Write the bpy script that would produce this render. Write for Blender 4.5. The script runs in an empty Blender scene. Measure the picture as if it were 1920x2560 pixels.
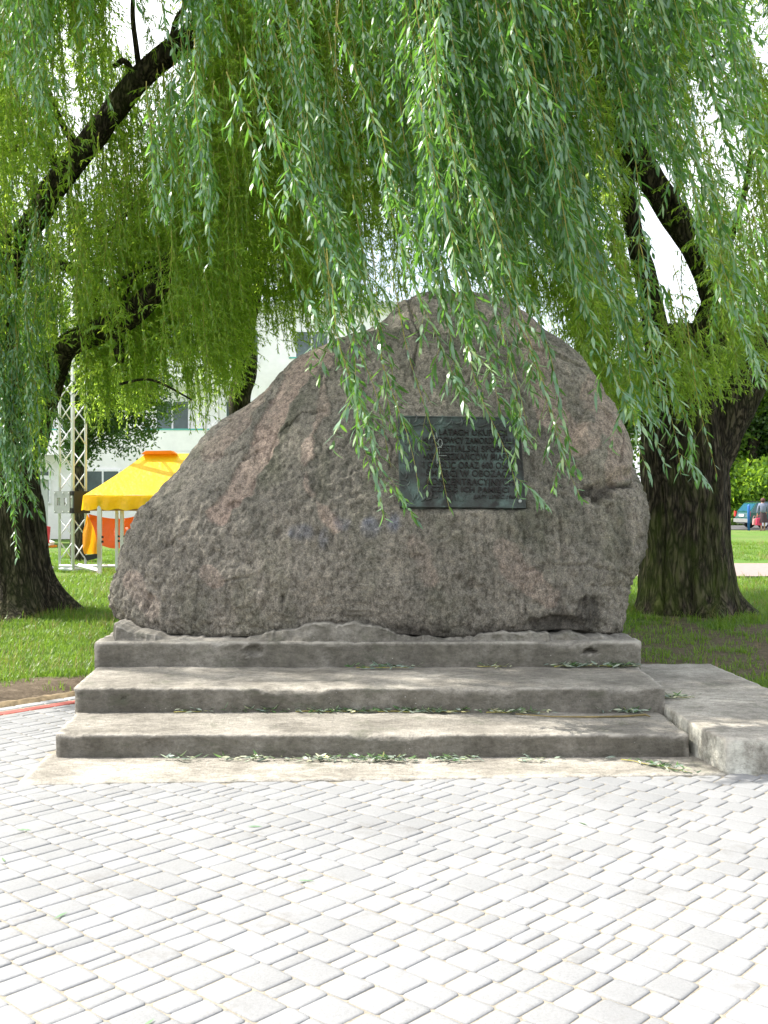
import bpy, bmesh, math, random
import numpy as np
from mathutils import Vector, Matrix, Euler

# ---------------------------------------------------------------- camera, sky, sun, exposure
scene = bpy.context.scene
COL = scene.collection
F = 2600.0                      # focal length in pixels of the 1920x2560 photograph
CH = 1.6                        # eye height
HZ = 1250.0                     # horizon row
cam_data = bpy.data.cameras.new('camera')
cam = bpy.data.objects.new('camera', cam_data)
COL.objects.link(cam)
cam.location = (0, 0, CH)
cam.rotation_euler = (math.radians(90), 0, 0)
cam_data.sensor_fit = 'VERTICAL'
cam_data.sensor_height = 36.0
cam_data.lens = F / 2560 * 36
cam_data.shift_y = -30 / 2560
cam_data.clip_end = 600
cam_data.clip_start = 0.1
scene.camera = cam

SUN_DIR = Vector((-0.88, 0.27, 0.0)).normalized() * math.cos(math.radians(52)) + Vector((0, 0, math.sin(math.radians(52))))
world = bpy.data.worlds.new('World')
scene.world = world
world.use_nodes = True
wn = world.node_tree.nodes
wl = world.node_tree.links
wn.clear()
w_out = wn.new('ShaderNodeOutputWorld')
w_bg = wn.new('ShaderNodeBackground')
w_sky = wn.new('ShaderNodeTexSky')
w_sky.sky_type = 'NISHITA'
w_sky.sun_disc = False
w_sky.sun_elevation = math.radians(52)
w_sky.sun_rotation = math.atan2(SUN_DIR.x, SUN_DIR.y)
w_sky.dust_density = 4.0
w_bg.inputs['Strength'].default_value = 0.145
w_tc = wn.new('ShaderNodeTexCoord')
w_no = wn.new('ShaderNodeTexNoise')
w_no.inputs['Scale'].default_value = 2.2
w_no.inputs['Detail'].default_value = 6
w_rmp = wn.new('ShaderNodeMapRange')
w_rmp.inputs['From Min'].default_value = 0.28
w_rmp.inputs['From Max'].default_value = 0.62
w_mix = wn.new('ShaderNodeMix')
w_mix.data_type = 'RGBA'
w_mix.inputs[7].default_value = (6.0, 6.15, 6.4, 1)       # bright thin cloud
wl.new(w_tc.outputs['Generated'], w_no.inputs['Vector'])
wl.new(w_no.outputs['Fac'], w_rmp.inputs['Value'])
wl.new(w_rmp.outputs['Result'], w_mix.inputs[0])
wl.new(w_sky.outputs['Color'], w_mix.inputs[6])
wl.new(w_mix.outputs[2], w_bg.inputs['Color'])
wl.new(w_bg.outputs['Background'], w_out.inputs['Surface'])

sun_data = bpy.data.lights.new('sun', 'SUN')
sun_data.energy = 4.3
sun_data.angle = math.radians(0.55)
sun_data.color = (1.0, 0.955, 0.87)
sun = bpy.data.objects.new('sun', sun_data)
COL.objects.link(sun)
sun.location = (-20, 15, 25)
sun.rotation_euler = (-SUN_DIR).to_track_quat('-Z', 'Y').to_euler()

scene.view_settings.view_transform = 'Standard'
scene.view_settings.look = 'None'
scene.view_settings.gamma = 1.0
scene.view_settings.exposure = 1.25
try:
    scene.view_settings.use_curve_mapping = False
except Exception:
    pass
scene.render.engine = 'CYCLES'
scene.cycles.max_bounces = 8
scene.cycles.diffuse_bounces = 4
scene.cycles.glossy_bounces = 2
scene.cycles.transmission_bounces = 5
scene.cycles.transparent_max_bounces = 8

RS = random.Random(11)
NR = np.random.RandomState(5)

# ---------------------------------------------------------------- helpers
def P(px, py, Y):
    """world point seen at photograph pixel (px, py) at distance Y"""
    return Vector(((px - 960) / F * Y, Y, CH - (py - HZ) / F * Y))

def PZ(zx, zy, Y):
    return P(zx * 1.1573, zy * 1.1573, Y)

def smooth(a, b, x):
    t = np.clip((x - a) / (b - a), 0, 1)
    return t * t * (3 - 2 * t)

def _hash(ix, iy, iz, seed):
    h = (ix.astype(np.int64) * 374761393 + iy.astype(np.int64) * 668265263 + iz.astype(np.int64) * 2147483647 + seed * 974634777) & 0xFFFFFFFF
    h = ((h ^ (h >> 13)) * 1274126177) & 0xFFFFFFFF
    h = (h ^ (h >> 16)) & 0xFFFFFFFF
    h = (h * 2246822519) & 0xFFFFFFFF
    h = h ^ (h >> 15)
    return (h & 0xFFFF) / 65535.0 * 2 - 1

def noise3(p, scale=1.0, seed=0):
    p = np.asarray(p, dtype=float) * scale + 100.0
    i = np.floor(p).astype(np.int64)
    f = p - i
    u = f * f * f * (f * (f * 6 - 15) + 10)
    r = 0
    for dx in (0, 1):
        wx = u[..., 0] if dx else 1 - u[..., 0]
        for dy in (0, 1):
            wy = u[..., 1] if dy else 1 - u[..., 1]
            for dz in (0, 1):
                wz = u[..., 2] if dz else 1 - u[..., 2]
                r = r + wx * wy * wz * _hash(i[..., 0] + dx, i[..., 1] + dy, i[..., 2] + dz, seed)
    return r

def fbm(p, scale=1.0, octaves=4, seed=0, gain=0.5):
    r, a = 0, 1.0
    for o in range(octaves):
        r = r + a * noise3(p, scale * 2.03 ** o, seed + o * 7)
        a *= gain
    return r

def link(o, parent=None):
    COL.objects.link(o)
    if parent is not None:
        o.parent = parent
    return o

def mesh_from(name, verts, faces, mat=None, smooth_shade=False):
    me = bpy.data.meshes.new(name)
    me.from_pydata([tuple(v) for v in verts], [], [tuple(f) for f in faces])
    me.update()
    if mat is not None:
        me.materials.append(mat)
    if smooth_shade:
        me.polygons.foreach_set('use_smooth', [True] * len(me.polygons))
    return me

def obj(name, me, parent=None, loc=None, rot=None):
    o = bpy.data.objects.new(name, me)
    if loc is not None:
        o.location = loc
    if rot is not None:
        o.rotation_euler = rot
    return link(o, parent)

def tag(o, label=None, cat=None, group=None, kind=None):
    if label: o['label'] = label
    if cat: o['category'] = cat
    if group: o['group'] = group
    if kind: o['kind'] = kind
    return o

def empty(name, loc=(0, 0, 0), rz=0.0):
    o = bpy.data.objects.new(name, None)
    o.empty_display_size = 0.2
    o.location = loc
    o.rotation_euler = (0, 0, rz)
    return link(o)

def copy_tree(o, parent=None):
    c = o.copy()
    COL.objects.link(c)
    c.parent = parent
    for ch in o.children:
        copy_tree(ch, c)
    return c

class MB:
    """collects shapes into one mesh"""
    def __init__(self):
        self.v, self.f = [], []
    def box(self, x0, x1, y0, y1, z0, z1, M=None):
        b = len(self.v)
        vs = [Vector((x, y, z)) for z in (z0, z1) for y in (y0, y1) for x in (x0, x1)]
        if M is not None:
            vs = [M @ v for v in vs]
        self.v += vs
        self.f += [(b, b+2, b+3, b+1), (b+4, b+5, b+7, b+6), (b, b+1, b+5, b+4), (b+2, b+6, b+7, b+3), (b, b+4, b+6, b+2), (b+1, b+3, b+7, b+5)]
        return self
    def tube(self, pts, rad, n=8, cap=True):
        pts = [Vector(p) for p in pts]
        if not hasattr(rad, '__len__'):
            rad = [rad] * len(pts)
        b0 = len(self.v)
        d = (pts[1] - pts[0]).normalized()
        ref = Vector((0, 0, 1)) if abs(d.z) < 0.9 else Vector((1, 0, 0))
        s = d.cross(ref).normalized()
        for i, p in enumerate(pts):
            if i < len(pts) - 1:
                dd = (pts[i+1] - p).normalized()
                if i > 0:
                    dd = (dd + (p - pts[i-1]).normalized()).normalized()
            s = (s - dd * s.dot(dd)).normalized()
            t = dd.cross(s)
            for k in range(n):
                a = 2 * math.pi * k / n
                self.v.append(p + (s * math.cos(a) + t * math.sin(a)) * rad[i])
        for i in range(len(pts) - 1):
            for k in range(n):
                a, c = b0 + i * n + k, b0 + i * n + (k + 1) % n
                self.f.append((a, c, c + n, a + n))
        if cap:
            self.f.append(tuple(b0 + k for k in range(n))[::-1])
            self.f.append(tuple(b0 + (len(pts) - 1) * n + k for k in range(n)))
        return self
    def poly(self, pts):
        b = len(self.v)
        self.v += [Vector(p) for p in pts]
        self.f.append(tuple(range(b, b + len(pts))))
        return self
    def prism(self, prof, d0, d1, axis='Y'):
        """extrude an outline of (a, b) pairs: axis Y -> (a, d, b); axis X -> (d, a, b); axis Z -> (a, b, d)"""
        b = len(self.v)
        n = len(prof)
        for d in (d0, d1):
            for a, c in prof:
                self.v.append(Vector((a, d, c)) if axis == 'Y' else Vector((d, a, c)) if axis == 'X' else Vector((a, c, d)))
        self.f.append(tuple(b + k for k in range(n)))
        self.f.append(tuple(b + n + k for k in range(n))[::-1])
        for k in range(n):
            k2 = (k + 1) % n
            self.f.append((b + k2, b + k, b + n + k, b + n + k2))
        return self
    def build(self, name, mat, parent=None, smooth_shade=False, loc=None):
        me = mesh_from(name, self.v, self.f, mat, smooth_shade)
        bm = bmesh.new()
        bm.from_mesh(me)
        bmesh.ops.recalc_face_normals(bm, faces=bm.faces)
        bm.to_mesh(me)
        bm.free()
        return obj(name, me, parent, loc)

# ---------------------------------------------------------------- materials
def nmat(name):
    m = bpy.data.materials.new(name)
    m.use_nodes = True
    nt = m.node_tree
    nt.nodes.clear()
    out = nt.nodes.new('ShaderNodeOutputMaterial')
    b = nt.nodes.new('ShaderNodeBsdfPrincipled')
    nt.links.new(b.outputs[0], out.inputs[0])
    return m, nt, b, out

def N(nt, typ, **kw):
    n = nt.nodes.new(typ)
    for k, v in kw.items():
        if k.startswith('i_'):
            key = k[2:]
            key = int(key) if key.isdigit() else key.replace('_', ' ')
            n.inputs[key].default_value = v
        else:
            setattr(n, k, v)
    return n

def ramp(nt, fac, stops, interp='LINEAR'):
    r = nt.nodes.new('ShaderNodeValToRGB')
    r.color_ramp.interpolation = interp
    while len(r.color_ramp.elements) > 1:
        r.color_ramp.elements.remove(r.color_ramp.elements[0])
    for i, (p, c) in enumerate(stops):
        e = r.color_ramp.elements[0] if i == 0 else r.color_ramp.elements.new(p)
        e.position = p
        e.color = (c[0], c[1], c[2], 1)
    nt.links.new(fac, r.inputs[0])
    return r.outputs[0]

def mixc(nt, fac, a, b, blend='MIX'):
    m = nt.nodes.new('ShaderNodeMix')
    m.data_type = 'RGBA'
    m.blend_type = blend
    for sock, v in ((0, fac), (6, a), (7, b)):
        if isinstance(v, (tuple, list)):
            m.inputs[sock].default_value = (*v[:3], 1)
        elif isinstance(v, (int, float)):
            m.inputs[sock].default_value = v
        else:
            nt.links.new(v, m.inputs[sock])
    return m.outputs[2]

def noise(nt, scale, detail=5, rough=0.55, vec=None, distortion=0.0):
    n = N(nt, 'ShaderNodeTexNoise')
    n.inputs['Scale'].default_value = scale
    n.inputs['Detail'].default_value = detail
    n.inputs['Roughness'].default_value = rough
    n.inputs['Distortion'].default_value = distortion
    if vec is not None:
        nt.links.new(vec, n.inputs['Vector'])
    return n.outputs['Fac']

def coords(nt, scale=(1, 1, 1), kind='Object'):
    tc = N(nt, 'ShaderNodeTexCoord')
    mp = N(nt, 'ShaderNodeMapping')
    mp.inputs['Scale'].default_value = scale
    nt.links.new(tc.outputs[kind], mp.inputs['Vector'])
    return mp.outputs['Vector']

def bump(nt, bsdf, height, strength=0.5, dist=0.01, prev=None):
    b = N(nt, 'ShaderNodeBump')
    b.inputs['Strength'].default_value = strength
    b.inputs['Distance'].default_value = dist
    nt.links.new(height, b.inputs['Height'])
    if prev is not None:
        nt.links.new(prev, b.inputs['Normal'])
    nt.links.new(b.outputs[0], bsdf.inputs['Normal'])
    return b.outputs[0]

def attr(nt, name):
    a = N(nt, 'ShaderNodeAttribute')
    a.attribute_name = name
    return a.outputs['Fac']

def plain(name, col, rough=0.6, metal=0.0, vary=0.12, scale=8.0):
    m, nt, b, _ = nmat(name)
    v = coords(nt)
    n = noise(nt, scale, 4, 0.6, v)
    c = ramp(nt, n, [(0.3, [x * (1 - vary) for x in col]), (0.7, [min(1, x * (1 + vary)) for x in col])])
    nt.links.new(c, b.inputs['Base Color'])
    b.inputs['Roughness'].default_value = rough
    b.inputs['Metallic'].default_value = metal
    return m

def make_rock():
    m, nt, b, _ = nmat('weathered_granite')
    v = coords(nt)
    vs = coords(nt, (1.0, 1.0, 0.45))
    big = noise(nt, 1.6, 5, 0.6, vs)
    base = ramp(nt, big, [(0.28, (0.118, 0.112, 0.094)), (0.45, (0.190, 0.175, 0.148)), (0.6, (0.250, 0.226, 0.190)), (0.75, (0.28, 0.248, 0.208))])
    grn = noise(nt, 2.3, 4, 0.65, vs)
    gf = ramp(nt, grn, [(0.5, (0, 0, 0)), (0.72, (1, 1, 1))])
    base = mixc(nt, mixc(nt, 1.0, gf, (0.5, 0.5, 0.5), 'MULTIPLY'), base, (0.105, 0.112, 0.072))
    pk = mixc(nt, noise(nt, 22, 3, 0.6, v), (0.275, 0.213, 0.175), (0.36, 0.28, 0.235))
    base = mixc(nt, attr(nt, 'vein'), base, pk)
    base = mixc(nt, attr(nt, 'moss'), base, (0.085, 0.088, 0.06))
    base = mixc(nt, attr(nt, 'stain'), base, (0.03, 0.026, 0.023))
    bl = mixc(nt, 1.0, attr(nt, 'blue'), noise(nt, 9, 4, 0.7, v), 'MULTIPLY')
    base = mixc(nt, bl, base, (0.13, 0.15, 0.21))
    grain = noise(nt, 85, 4, 0.75, v)
    base = mixc(nt, 0.75, base, ramp(nt, grain, [(0.32, (0.35, 0.35, 0.35)), (0.5, (1.0, 1.0, 1.0)), (0.68, (1.9, 1.85, 1.8))]), 'MULTIPLY')
    pit = noise(nt, 26, 5, 0.7, coords(nt, (1, 1, 0.6)))
    base = mixc(nt, 0.8, base, ramp(nt, pit, [(0.37, (0.42, 0.41, 0.39)), (0.5, (1, 1, 1)), (0.65, (1.45, 1.42, 1.38))]), 'MULTIPLY')
    nt.links.new(base, b.inputs['Base Color'])
    b.inputs['Roughness'].default_value = 0.92
    b.inputs['Specular IOR Level'].default_value = 0.25
    n1 = bump(nt, b, pit, 1.0, 0.025)
    n2 = bump(nt, b, noise(nt, 75, 4, 0.7, v), 0.9, 0.010, n1)
    return m

def make_concrete(name, tone=1.0, warm=0.0):
    m, nt, b, _ = nmat(name)
    v = coords(nt, kind='Object')
    a = noise(nt, 2.2, 6, 0.65, v)
    c = ramp(nt, a, [(0.3, (0.210 * tone, 0.193 * tone, 0.165 * tone)), (0.5, (0.320 * tone, 0.296 * tone, 0.256 * tone)), (0.7, (0.43 * tone, 0.400 * tone, 0.352 * tone))])
    sp = noise(nt, 70, 3, 0.8, v)
    c = mixc(nt, 0.7, c, ramp(nt, sp, [(0.32, (0.6, 0.6, 0.6)), (0.5, (1, 1, 1)), (0.72, (1.35, 1.35, 1.35))]), 'MULTIPLY')
    # darker tone on faces standing upright, in streaks
    geo = N(nt, 'ShaderNodeNewGeometry')
    sx = N(nt, 'ShaderNodeSeparateXYZ')
    nt.links.new(geo.outputs['Normal'], sx.inputs[0])
    up = N(nt, 'ShaderNodeMapRange')
    up.inputs['From Min'].default_value = 0.75
    up.inputs['From Max'].default_value = 0.2
    nt.links.new(sx.outputs[2], up.inputs['Value'])
    st = noise(nt, 3.2, 6, 0.7, coords(nt, (1.6, 1, 1.2)))
    stf = ramp(nt, st, [(0.32, (0.35, 0.35, 0.35)), (0.62, (0.95, 0.95, 0.95))])
    f = mixc(nt, 1.0, up.outputs[0], stf, 'MULTIPLY')
    c = mixc(nt, f, c, (0.155 * tone, 0.142 * tone, 0.112 * tone))
    spots = N(nt, 'ShaderNodeTexVoronoi')
    spots.inputs['Scale'].default_value = 26
    nt.links.new(v, spots.inputs['Vector'])
    wf = ramp(nt, spots.outputs['Distance'], [(0.05, (0.8, 0.8, 0.8)), (0.11, (0, 0, 0))])
    wf = mixc(nt, 1.0, wf, ramp(nt, noise(nt, 4, 3, 0.5, v), [(0.52, (0, 0, 0)), (0.62, (1, 1, 1))]), 'MULTIPLY')
    c = mixc(nt, wf, c, (0.6, 0.58, 0.54))
    if warm > 0:      # remains of whitewash on the upright faces
        ww = ramp(nt, noise(nt, 5.5, 6, 0.7, coords(nt, (1, 1, 0.7))), [(0.38, (0.15, 0.15, 0.15)), (0.54, (0.95, 0.95, 0.95))])
        c = mixc(nt, mixc(nt, 1.0, up.outputs[0], ww, 'MULTIPLY'), c, (0.58, 0.57, 0.50))
    dk = ramp(nt, noise(nt, 1.1, 5, 0.75, coords(nt, (1, 1.5, 1))), [(0.40, (0.62, 0.61, 0.59)), (0.58, (1.1, 1.1, 1.1))])
    c = mixc(nt, 0.8, c, dk, 'MULTIPLY')
    gr = noise(nt, 24, 6, 0.8, coords(nt, (0.6, 1.4, 1.2)))
    c = mixc(nt, 0.8, c, ramp(nt, gr, [(0.36, (0.62, 0.61, 0.59)), (0.5, (1, 1, 1)), (0.64, (1.3, 1.3, 1.28))]), 'MULTIPLY')
    wear = ramp(nt, geo.outputs['Pointiness'], [(0.515, (0, 0, 0)), (0.56, (0.8, 0.8, 0.8))])
    wear = mixc(nt, 1.0, wear, ramp(nt, noise(nt, 9, 4, 0.7, v), [(0.4, (0.1, 0.1, 0.1)), (0.6, (1, 1, 1))]), 'MULTIPLY')
    c = mixc(nt, wear, c, (0.55 * tone, 0.51 * tone, 0.44 * tone))
    ms = ramp(nt, noise(nt, 3.0, 5, 0.75, coords(nt, (1, 1, 2))), [(0.56, (0, 0, 0)), (0.68, (0.5, 0.5, 0.5))])
    c = mixc(nt, ms, c, (0.085 * tone, 0.095 * tone, 0.055 * tone))
    nt.links.new(c, b.inputs['Base Color'])
    b.inputs['Roughness'].default_value = 0.93
    n1 = bump(nt, b, noise(nt, 30, 6, 0.7, v), 0.9, 0.016)
    bump(nt, b, noise(nt, 140, 3, 0.7, v), 0.6, 0.004, n1)
    return m

def make_paver():
    m, nt, b, _ = nmat('grey_paver')
    v = coords(nt, kind='Object')
    oi = N(nt, 'ShaderNodeObjectInfo')
    geo = N(nt, 'ShaderNodeNewGeometry')
    wv = N(nt, 'ShaderNodeMapping')
    nt.links.new(geo.outputs['Position'], wv.inputs['Vector'])
    a = noise(nt, 1.1, 5, 0.6, wv.outputs[0])
    c = ramp(nt, a, [(0.3, (0.222, 0.225, 0.230)), (0.7, (0.268, 0.270, 0.274))])
    c = mixc(nt, 0.24, c, ramp(nt, oi.outputs['Random'], [(0.0, (0.62, 0.62, 0.6)), (1.0, (1.1, 1.1, 1.12))]), 'MULTIPLY')
    c = mixc(nt, 0.35, c, ramp(nt, attr(nt, 'tone'), [(0.0, (0.75, 0.75, 0.74)), (1.0, (1.1, 1.1, 1.1))]), 'MULTIPLY')
    stn = ramp(nt, noise(nt, 3.1, 6, 0.75, wv.outputs[0]), [(0.56, (1, 1, 1)), (0.70, (0.80, 0.78, 0.75))])
    c = mixc(nt, 1.0, c, stn, 'MULTIPLY')
    sp = noise(nt, 110, 4, 0.75, wv.outputs[0])
    c = mixc(nt, 0.5, c, ramp(nt, sp, [(0.3, (0.7, 0.7, 0.7)), (0.5, (1, 1, 1)), (0.7, (1.12, 1.12, 1.12))]), 'MULTIPLY')
    nt.links.new(c, b.inputs['Base Color'])
    b.inputs['Roughness'].default_value = 0.9
    bump(nt, b, noise(nt, 90, 5, 0.7, wv.outputs[0]), 0.5, 0.004)
    return m

def make_ground():
    m, nt, b, _ = nmat('grass_ground')
    v = coords(nt, kind='Object')
    a = noise(nt, 0.5, 6, 0.7, v)
    fine = noise(nt, 30, 5, 0.8, v)
    g = ramp(nt, fine, [(0.3, (0.045, 0.10, 0.018)), (0.5, (0.085, 0.17, 0.03)), (0.7, (0.15, 0.23, 0.055))])
    g = mixc(nt, ramp(nt, a, [(0.45, (0, 0, 0)), (0.7, (0.55, 0.55, 0.55))]), g, (0.20, 0.21, 0.08))
    s = ramp(nt, noise(nt, 14, 6, 0.75, v), [(0.3, (0.075, 0.058, 0.04)), (0.55, (0.14, 0.11, 0.08)), (0.7, (0.21, 0.17, 0.125))])
    c = mixc(nt, attr(nt, 'soil'), g, s)
    nt.links.new(c, b.inputs['Base Color'])
    b.inputs['Roughness'].default_value = 0.97
    b.inputs['Specular IOR Level'].default_value = 0.1
    bump(nt, b, noise(nt, 45, 5, 0.8, v), 0.9, 0.02)
    return m

def make_bark(name, green=0.5):
    m, nt, b, _ = nmat(name)
    v = coords(nt, (1, 1, 0.22))
    r0 = noise(nt, 16, 7, 0.72, v, 0.6)
    vo = N(nt, 'ShaderNodeTexVoronoi')
    vo.feature = 'DISTANCE_TO_EDGE'
    vo.inputs['Scale'].default_value = 17
    wv = N(nt, 'ShaderNodeVectorMath'); wv.operation = 'MULTIPLY_ADD'
    nz = N(nt, 'ShaderNodeTexNoise'); nz.inputs['Scale'].default_value = 5; nz.inputs['Detail'].default_value = 4
    nt.links.new(v, nz.inputs['Vector']); nt.links.new(nz.outputs['Color'], wv.inputs[0]); wv.inputs[1].default_value = (0.40, 0.40, 0.18); nt.links.new(coords(nt, (1, 1, 0.13)), wv.inputs[2])
    nt.links.new(wv.outputs[0], vo.inputs['Vector'])
    crack = ramp(nt, vo.outputs['Distance'], [(0.0, (0.1, 0.1, 0.1)), (0.30, (0.8, 0.8, 0.8))])
    r = mixc(nt, 0.42, r0, crack)
    c = ramp(nt, r, [(0.33, (0.016, 0.013, 0.009)), (0.5, (0.062, 0.050, 0.036)), (0.68, (0.155, 0.125, 0.09))])
    mo = noise(nt, 2.0, 4, 0.7, coords(nt, (1.2, 1.2, 0.45)))
    mf = ramp(nt, mo, [(0.45, (0, 0, 0)), (0.66, (green, green, green))])
    c = mixc(nt, mf, c, mixc(nt, r, (0.035, 0.055, 0.008), (0.13, 0.17, 0.03)))
    nt.links.new(c, b.inputs['Base Color'])
    b.inputs['Roughness'].default_value = 0.95
    b.inputs['Specular IOR Level'].default_value = 0.2
    n1 = bump(nt, b, r, 1.0, 0.07)
    bump(nt, b, noise(nt, 40, 5, 0.8, coords(nt, (1, 1, 0.6))), 1.0, 0.02, n1)
    return m

def make_leaf(name, top, under, trans, tw=0.45, gloss=0.35):
    m, nt, b, out = nmat(name)
    geo = N(nt, 'ShaderNodeNewGeometry')
    c = mixc(nt, geo.outputs['Backfacing'], top, under)
    tone = attr(nt, 'tone')
    c = mixc(nt, 0.85, c, ramp(nt, tone, [(0.0, (0.42, 0.50, 0.52)), (0.5, (1, 1, 1)), (0.95, (1.75, 1.45, 1.05)), (1.0, (3.5, 2.4, 1.0))]), 'MULTIPLY')
    oi = N(nt, 'ShaderNodeObjectInfo')
    c = mixc(nt, 0.6, c, ramp(nt, oi.outputs['Random'], [(0.0, (0.72, 0.8, 0.8)), (1.0, (1.25, 1.15, 1.0))]), 'MULTIPLY')
    nt.links.new(c, b.inputs['Base Color'])
    b.inputs['Roughness'].default_value = 0.42
    b.inputs['Specular IOR Level'].default_value = gloss
    b.inputs['Roughness'].default_value = 0.36
    tr = N(nt, 'ShaderNodeBsdfTranslucent')
    tc = mixc(nt, 0.8, trans, ramp(nt, tone, [(0.0, (0.6, 0.7, 0.6)), (1.0, (1.25, 1.15, 1.0))]), 'MULTIPLY')
    nt.links.new(tc, tr.inputs['Color'])
    mx = N(nt, 'ShaderNodeMixShader')
    mx.inputs[0].default_value = tw
    nt.links.new(b.outputs[0], mx.inputs[1])
    nt.links.new(tr.outputs[0], mx.inputs[2])
    nt.links.new(mx.outputs[0], out.inputs[0])
    return m

M = {}
M['rock'] = make_rock()
M['concrete'] = make_concrete('old_concrete', 0.80)
M['concrete_pale'] = make_concrete('pale_concrete', 0.95)
M['ledge'] = make_concrete('whitewashed_concrete', 1.0, 1.0)
M['mortar'] = make_concrete('grey_mortar', 0.62)
M['paver'] = make_paver()
M['sand'] = plain('joint_sand', (0.24, 0.215, 0.17), 0.97, 0, 0.3, 60)
M['red'] = plain('red_paver', (0.30, 0.075, 0.06), 0.9, 0, 0.25, 30)
M['kerb'] = plain('kerb_grey', (0.26, 0.27, 0.28), 0.9, 0, 0.2, 20)
M['ground'] = make_ground()
M['path'] = plain('pink_path', (0.25, 0.19, 0.175), 0.95, 0, 0.12, 12)
M['asphalt'] = plain('asphalt', (0.07, 0.07, 0.072), 0.95, 0, 0.2, 12)
M['soil'] = plain('sandy_soil', (0.20, 0.15, 0.085), 0.97, 0, 0.45, 18)
M['bark'] = make_bark('willow_bark', 0.25)
M['bark_green'] = make_bark('mossy_willow_bark', 0.75)
M['leaf'] = make_leaf('willow_leaf', (0.046, 0.138, 0.038), (0.22, 0.35, 0.25), (0.22, 0.48, 0.06), 0.38, 0.65)
M['leaf_fallen'] = make_leaf('fallen_willow_leaf', (0.07, 0.15, 0.05), (0.30, 0.36, 0.31), (0.12, 0.22, 0.06), 0.2, 0.4)
M['leaf_far_backlit'] = make_leaf('willow_leaf_far_backlit', (0.115, 0.210, 0.032), (0.18, 0.28, 0.09), (0.52, 0.74, 0.09), 0.55, 0.4)  # yellower far leaves; part of the sun's backlight is put into their colour
M['leaf_broad'] = make_leaf('broad_leaf', (0.04, 0.10, 0.02), (0.07, 0.13, 0.04), (0.12, 0.26, 0.03), 0.4, 0.4)
M['leaf_bush'] = make_leaf('bush_leaf', (0.12, 0.24, 0.025), (0.13, 0.24, 0.05), (0.38, 0.6, 0.05), 0.45, 0.4)
M['grass'] = make_leaf('grass_blade', (0.10, 0.20, 0.025), (0.12, 0.21, 0.04), (0.28, 0.46, 0.05), 0.4, 0.3)
M['straw'] = make_leaf('dry_grass', (0.30, 0.25, 0.11), (0.30, 0.25, 0.12), (0.3, 0.25, 0.1), 0.3, 0.2)
M['twig'] = plain('yellow_twig', (0.32, 0.28, 0.06), 0.6, 0, 0.3, 30)
M['twig_dark'] = plain('brown_twig', (0.085, 0.06, 0.03), 0.8, 0, 0.3, 30)
M['white_metal'] = plain('pale_aluminium', (0.66, 0.67, 0.70), 0.35, 0.0, 0.06, 6)
M['grey_metal'] = plain('grey_steel_plate', (0.30, 0.31, 0.30), 0.45, 0.4, 0.1, 8)
M['black'] = plain('black_rubber', (0.02, 0.02, 0.02), 0.7)
M['wood'] = plain('board', (0.35, 0.24, 0.14), 0.9)

def make_fabric(name, col, trans, w=0.5):
    m, nt, b, out = nmat(name)
    v = coords(nt)
    c = ramp(nt, noise(nt, 5, 5, 0.6, v), [(0.3, [x * 0.85 for x in col]), (0.7, [min(1, x * 1.1) for x in col])])
    nt.links.new(c, b.inputs['Base Color'])
    b.inputs['Roughness'].default_value = 0.4
    bump(nt, b, noise(nt, 7, 4, 0.6, v), 0.6, 0.04)
    tr = N(nt, 'ShaderNodeBsdfTranslucent')
    tr.inputs['Color'].default_value = (*trans, 1)
    mx = N(nt, 'ShaderNodeMixShader')
    mx.inputs[0].default_value = w
    nt.links.new(b.outputs[0], mx.inputs[1])
    nt.links.new(tr.outputs[0], mx.inputs[2])
    nt.links.new(mx.outputs[0], out.inputs[0])
    return m
M['yellow'] = make_fabric('yellow_tarpaulin', (0.90, 0.62, 0.015), (0.90, 0.55, 0.01), 0.40)
M['amber'] = make_fabric('amber_tarpaulin', (0.80, 0.33, 0.01), (0.9, 0.4, 0.01), 0.5)
M['orange'] = make_fabric('orange_tarpaulin', (0.78, 0.11, 0.008), (0.85, 0.16, 0.01), 0.5)

# ---------------------------------------------------------------- ground, lawn, path, road
PAV_A = math.radians(47)
AX = Vector((math.cos(PAV_A), math.sin(PAV_A)))       # along the border
AN = Vector((math.sin(PAV_A), -math.cos(PAV_A)))      # from the border into the plaza
B0 = Vector((-2.95, 7.98))                             # a point of the plaza's edge

def soil_mask(x, y):
    """1 where the earth is bare"""
    d = -((x - B0.x) * AN.x + (y - B0.y) * AN.y)          # distance beyond the plaza edge
    p = np.stack([x, y, np.zeros_like(x)], -1)
    n = fbm(p, 1.6, 4, 3)
    left = smooth(1.05 + 0.25 * n, 0.65 + 0.25 * n, d) * (x < -1.9)
    dr = np.sqrt(((x - 3.7) / 1.9) ** 2 + ((y - 11.2) / 2.2) ** 2)
    n2 = fbm(p, 2.2, 4, 9)
    right = smooth(1.15, 0.6, dr + 0.55 * n2) * 0.95 * (x > 1.6)
    patch = 0.6 * smooth(0.35, 0.7, fbm(p, 0.9, 4, 31))
    return np.clip(np.maximum(np.maximum(left, right), patch * 0.6), 0, 1)

def ground_z(x, y):
    d = -((x - B0.x) * AN.x + (y - B0.y) * AN.y)
    p = np.stack([x, y, np.zeros_like(x)], -1)
    h = 0.035 * fbm(p, 0.7, 3, 5) * smooth(0, 1.5, d)
    h = h + 0.07 * smooth(0.1, 0.45, d) * smooth(1.3, 0.7, d) * smooth(-1.9, -2.3, x)
    # raised earth at the feet of the two big willows
    for (tx, ty) in ((-5.05, 14.1), (4.05, 13.8)):
        rr = np.sqrt((x - tx) ** 2 + (y - ty) ** 2)
        h = h + 0.14 * np.exp(-(rr / 1.3) ** 2)
    return h - 0.012

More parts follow.
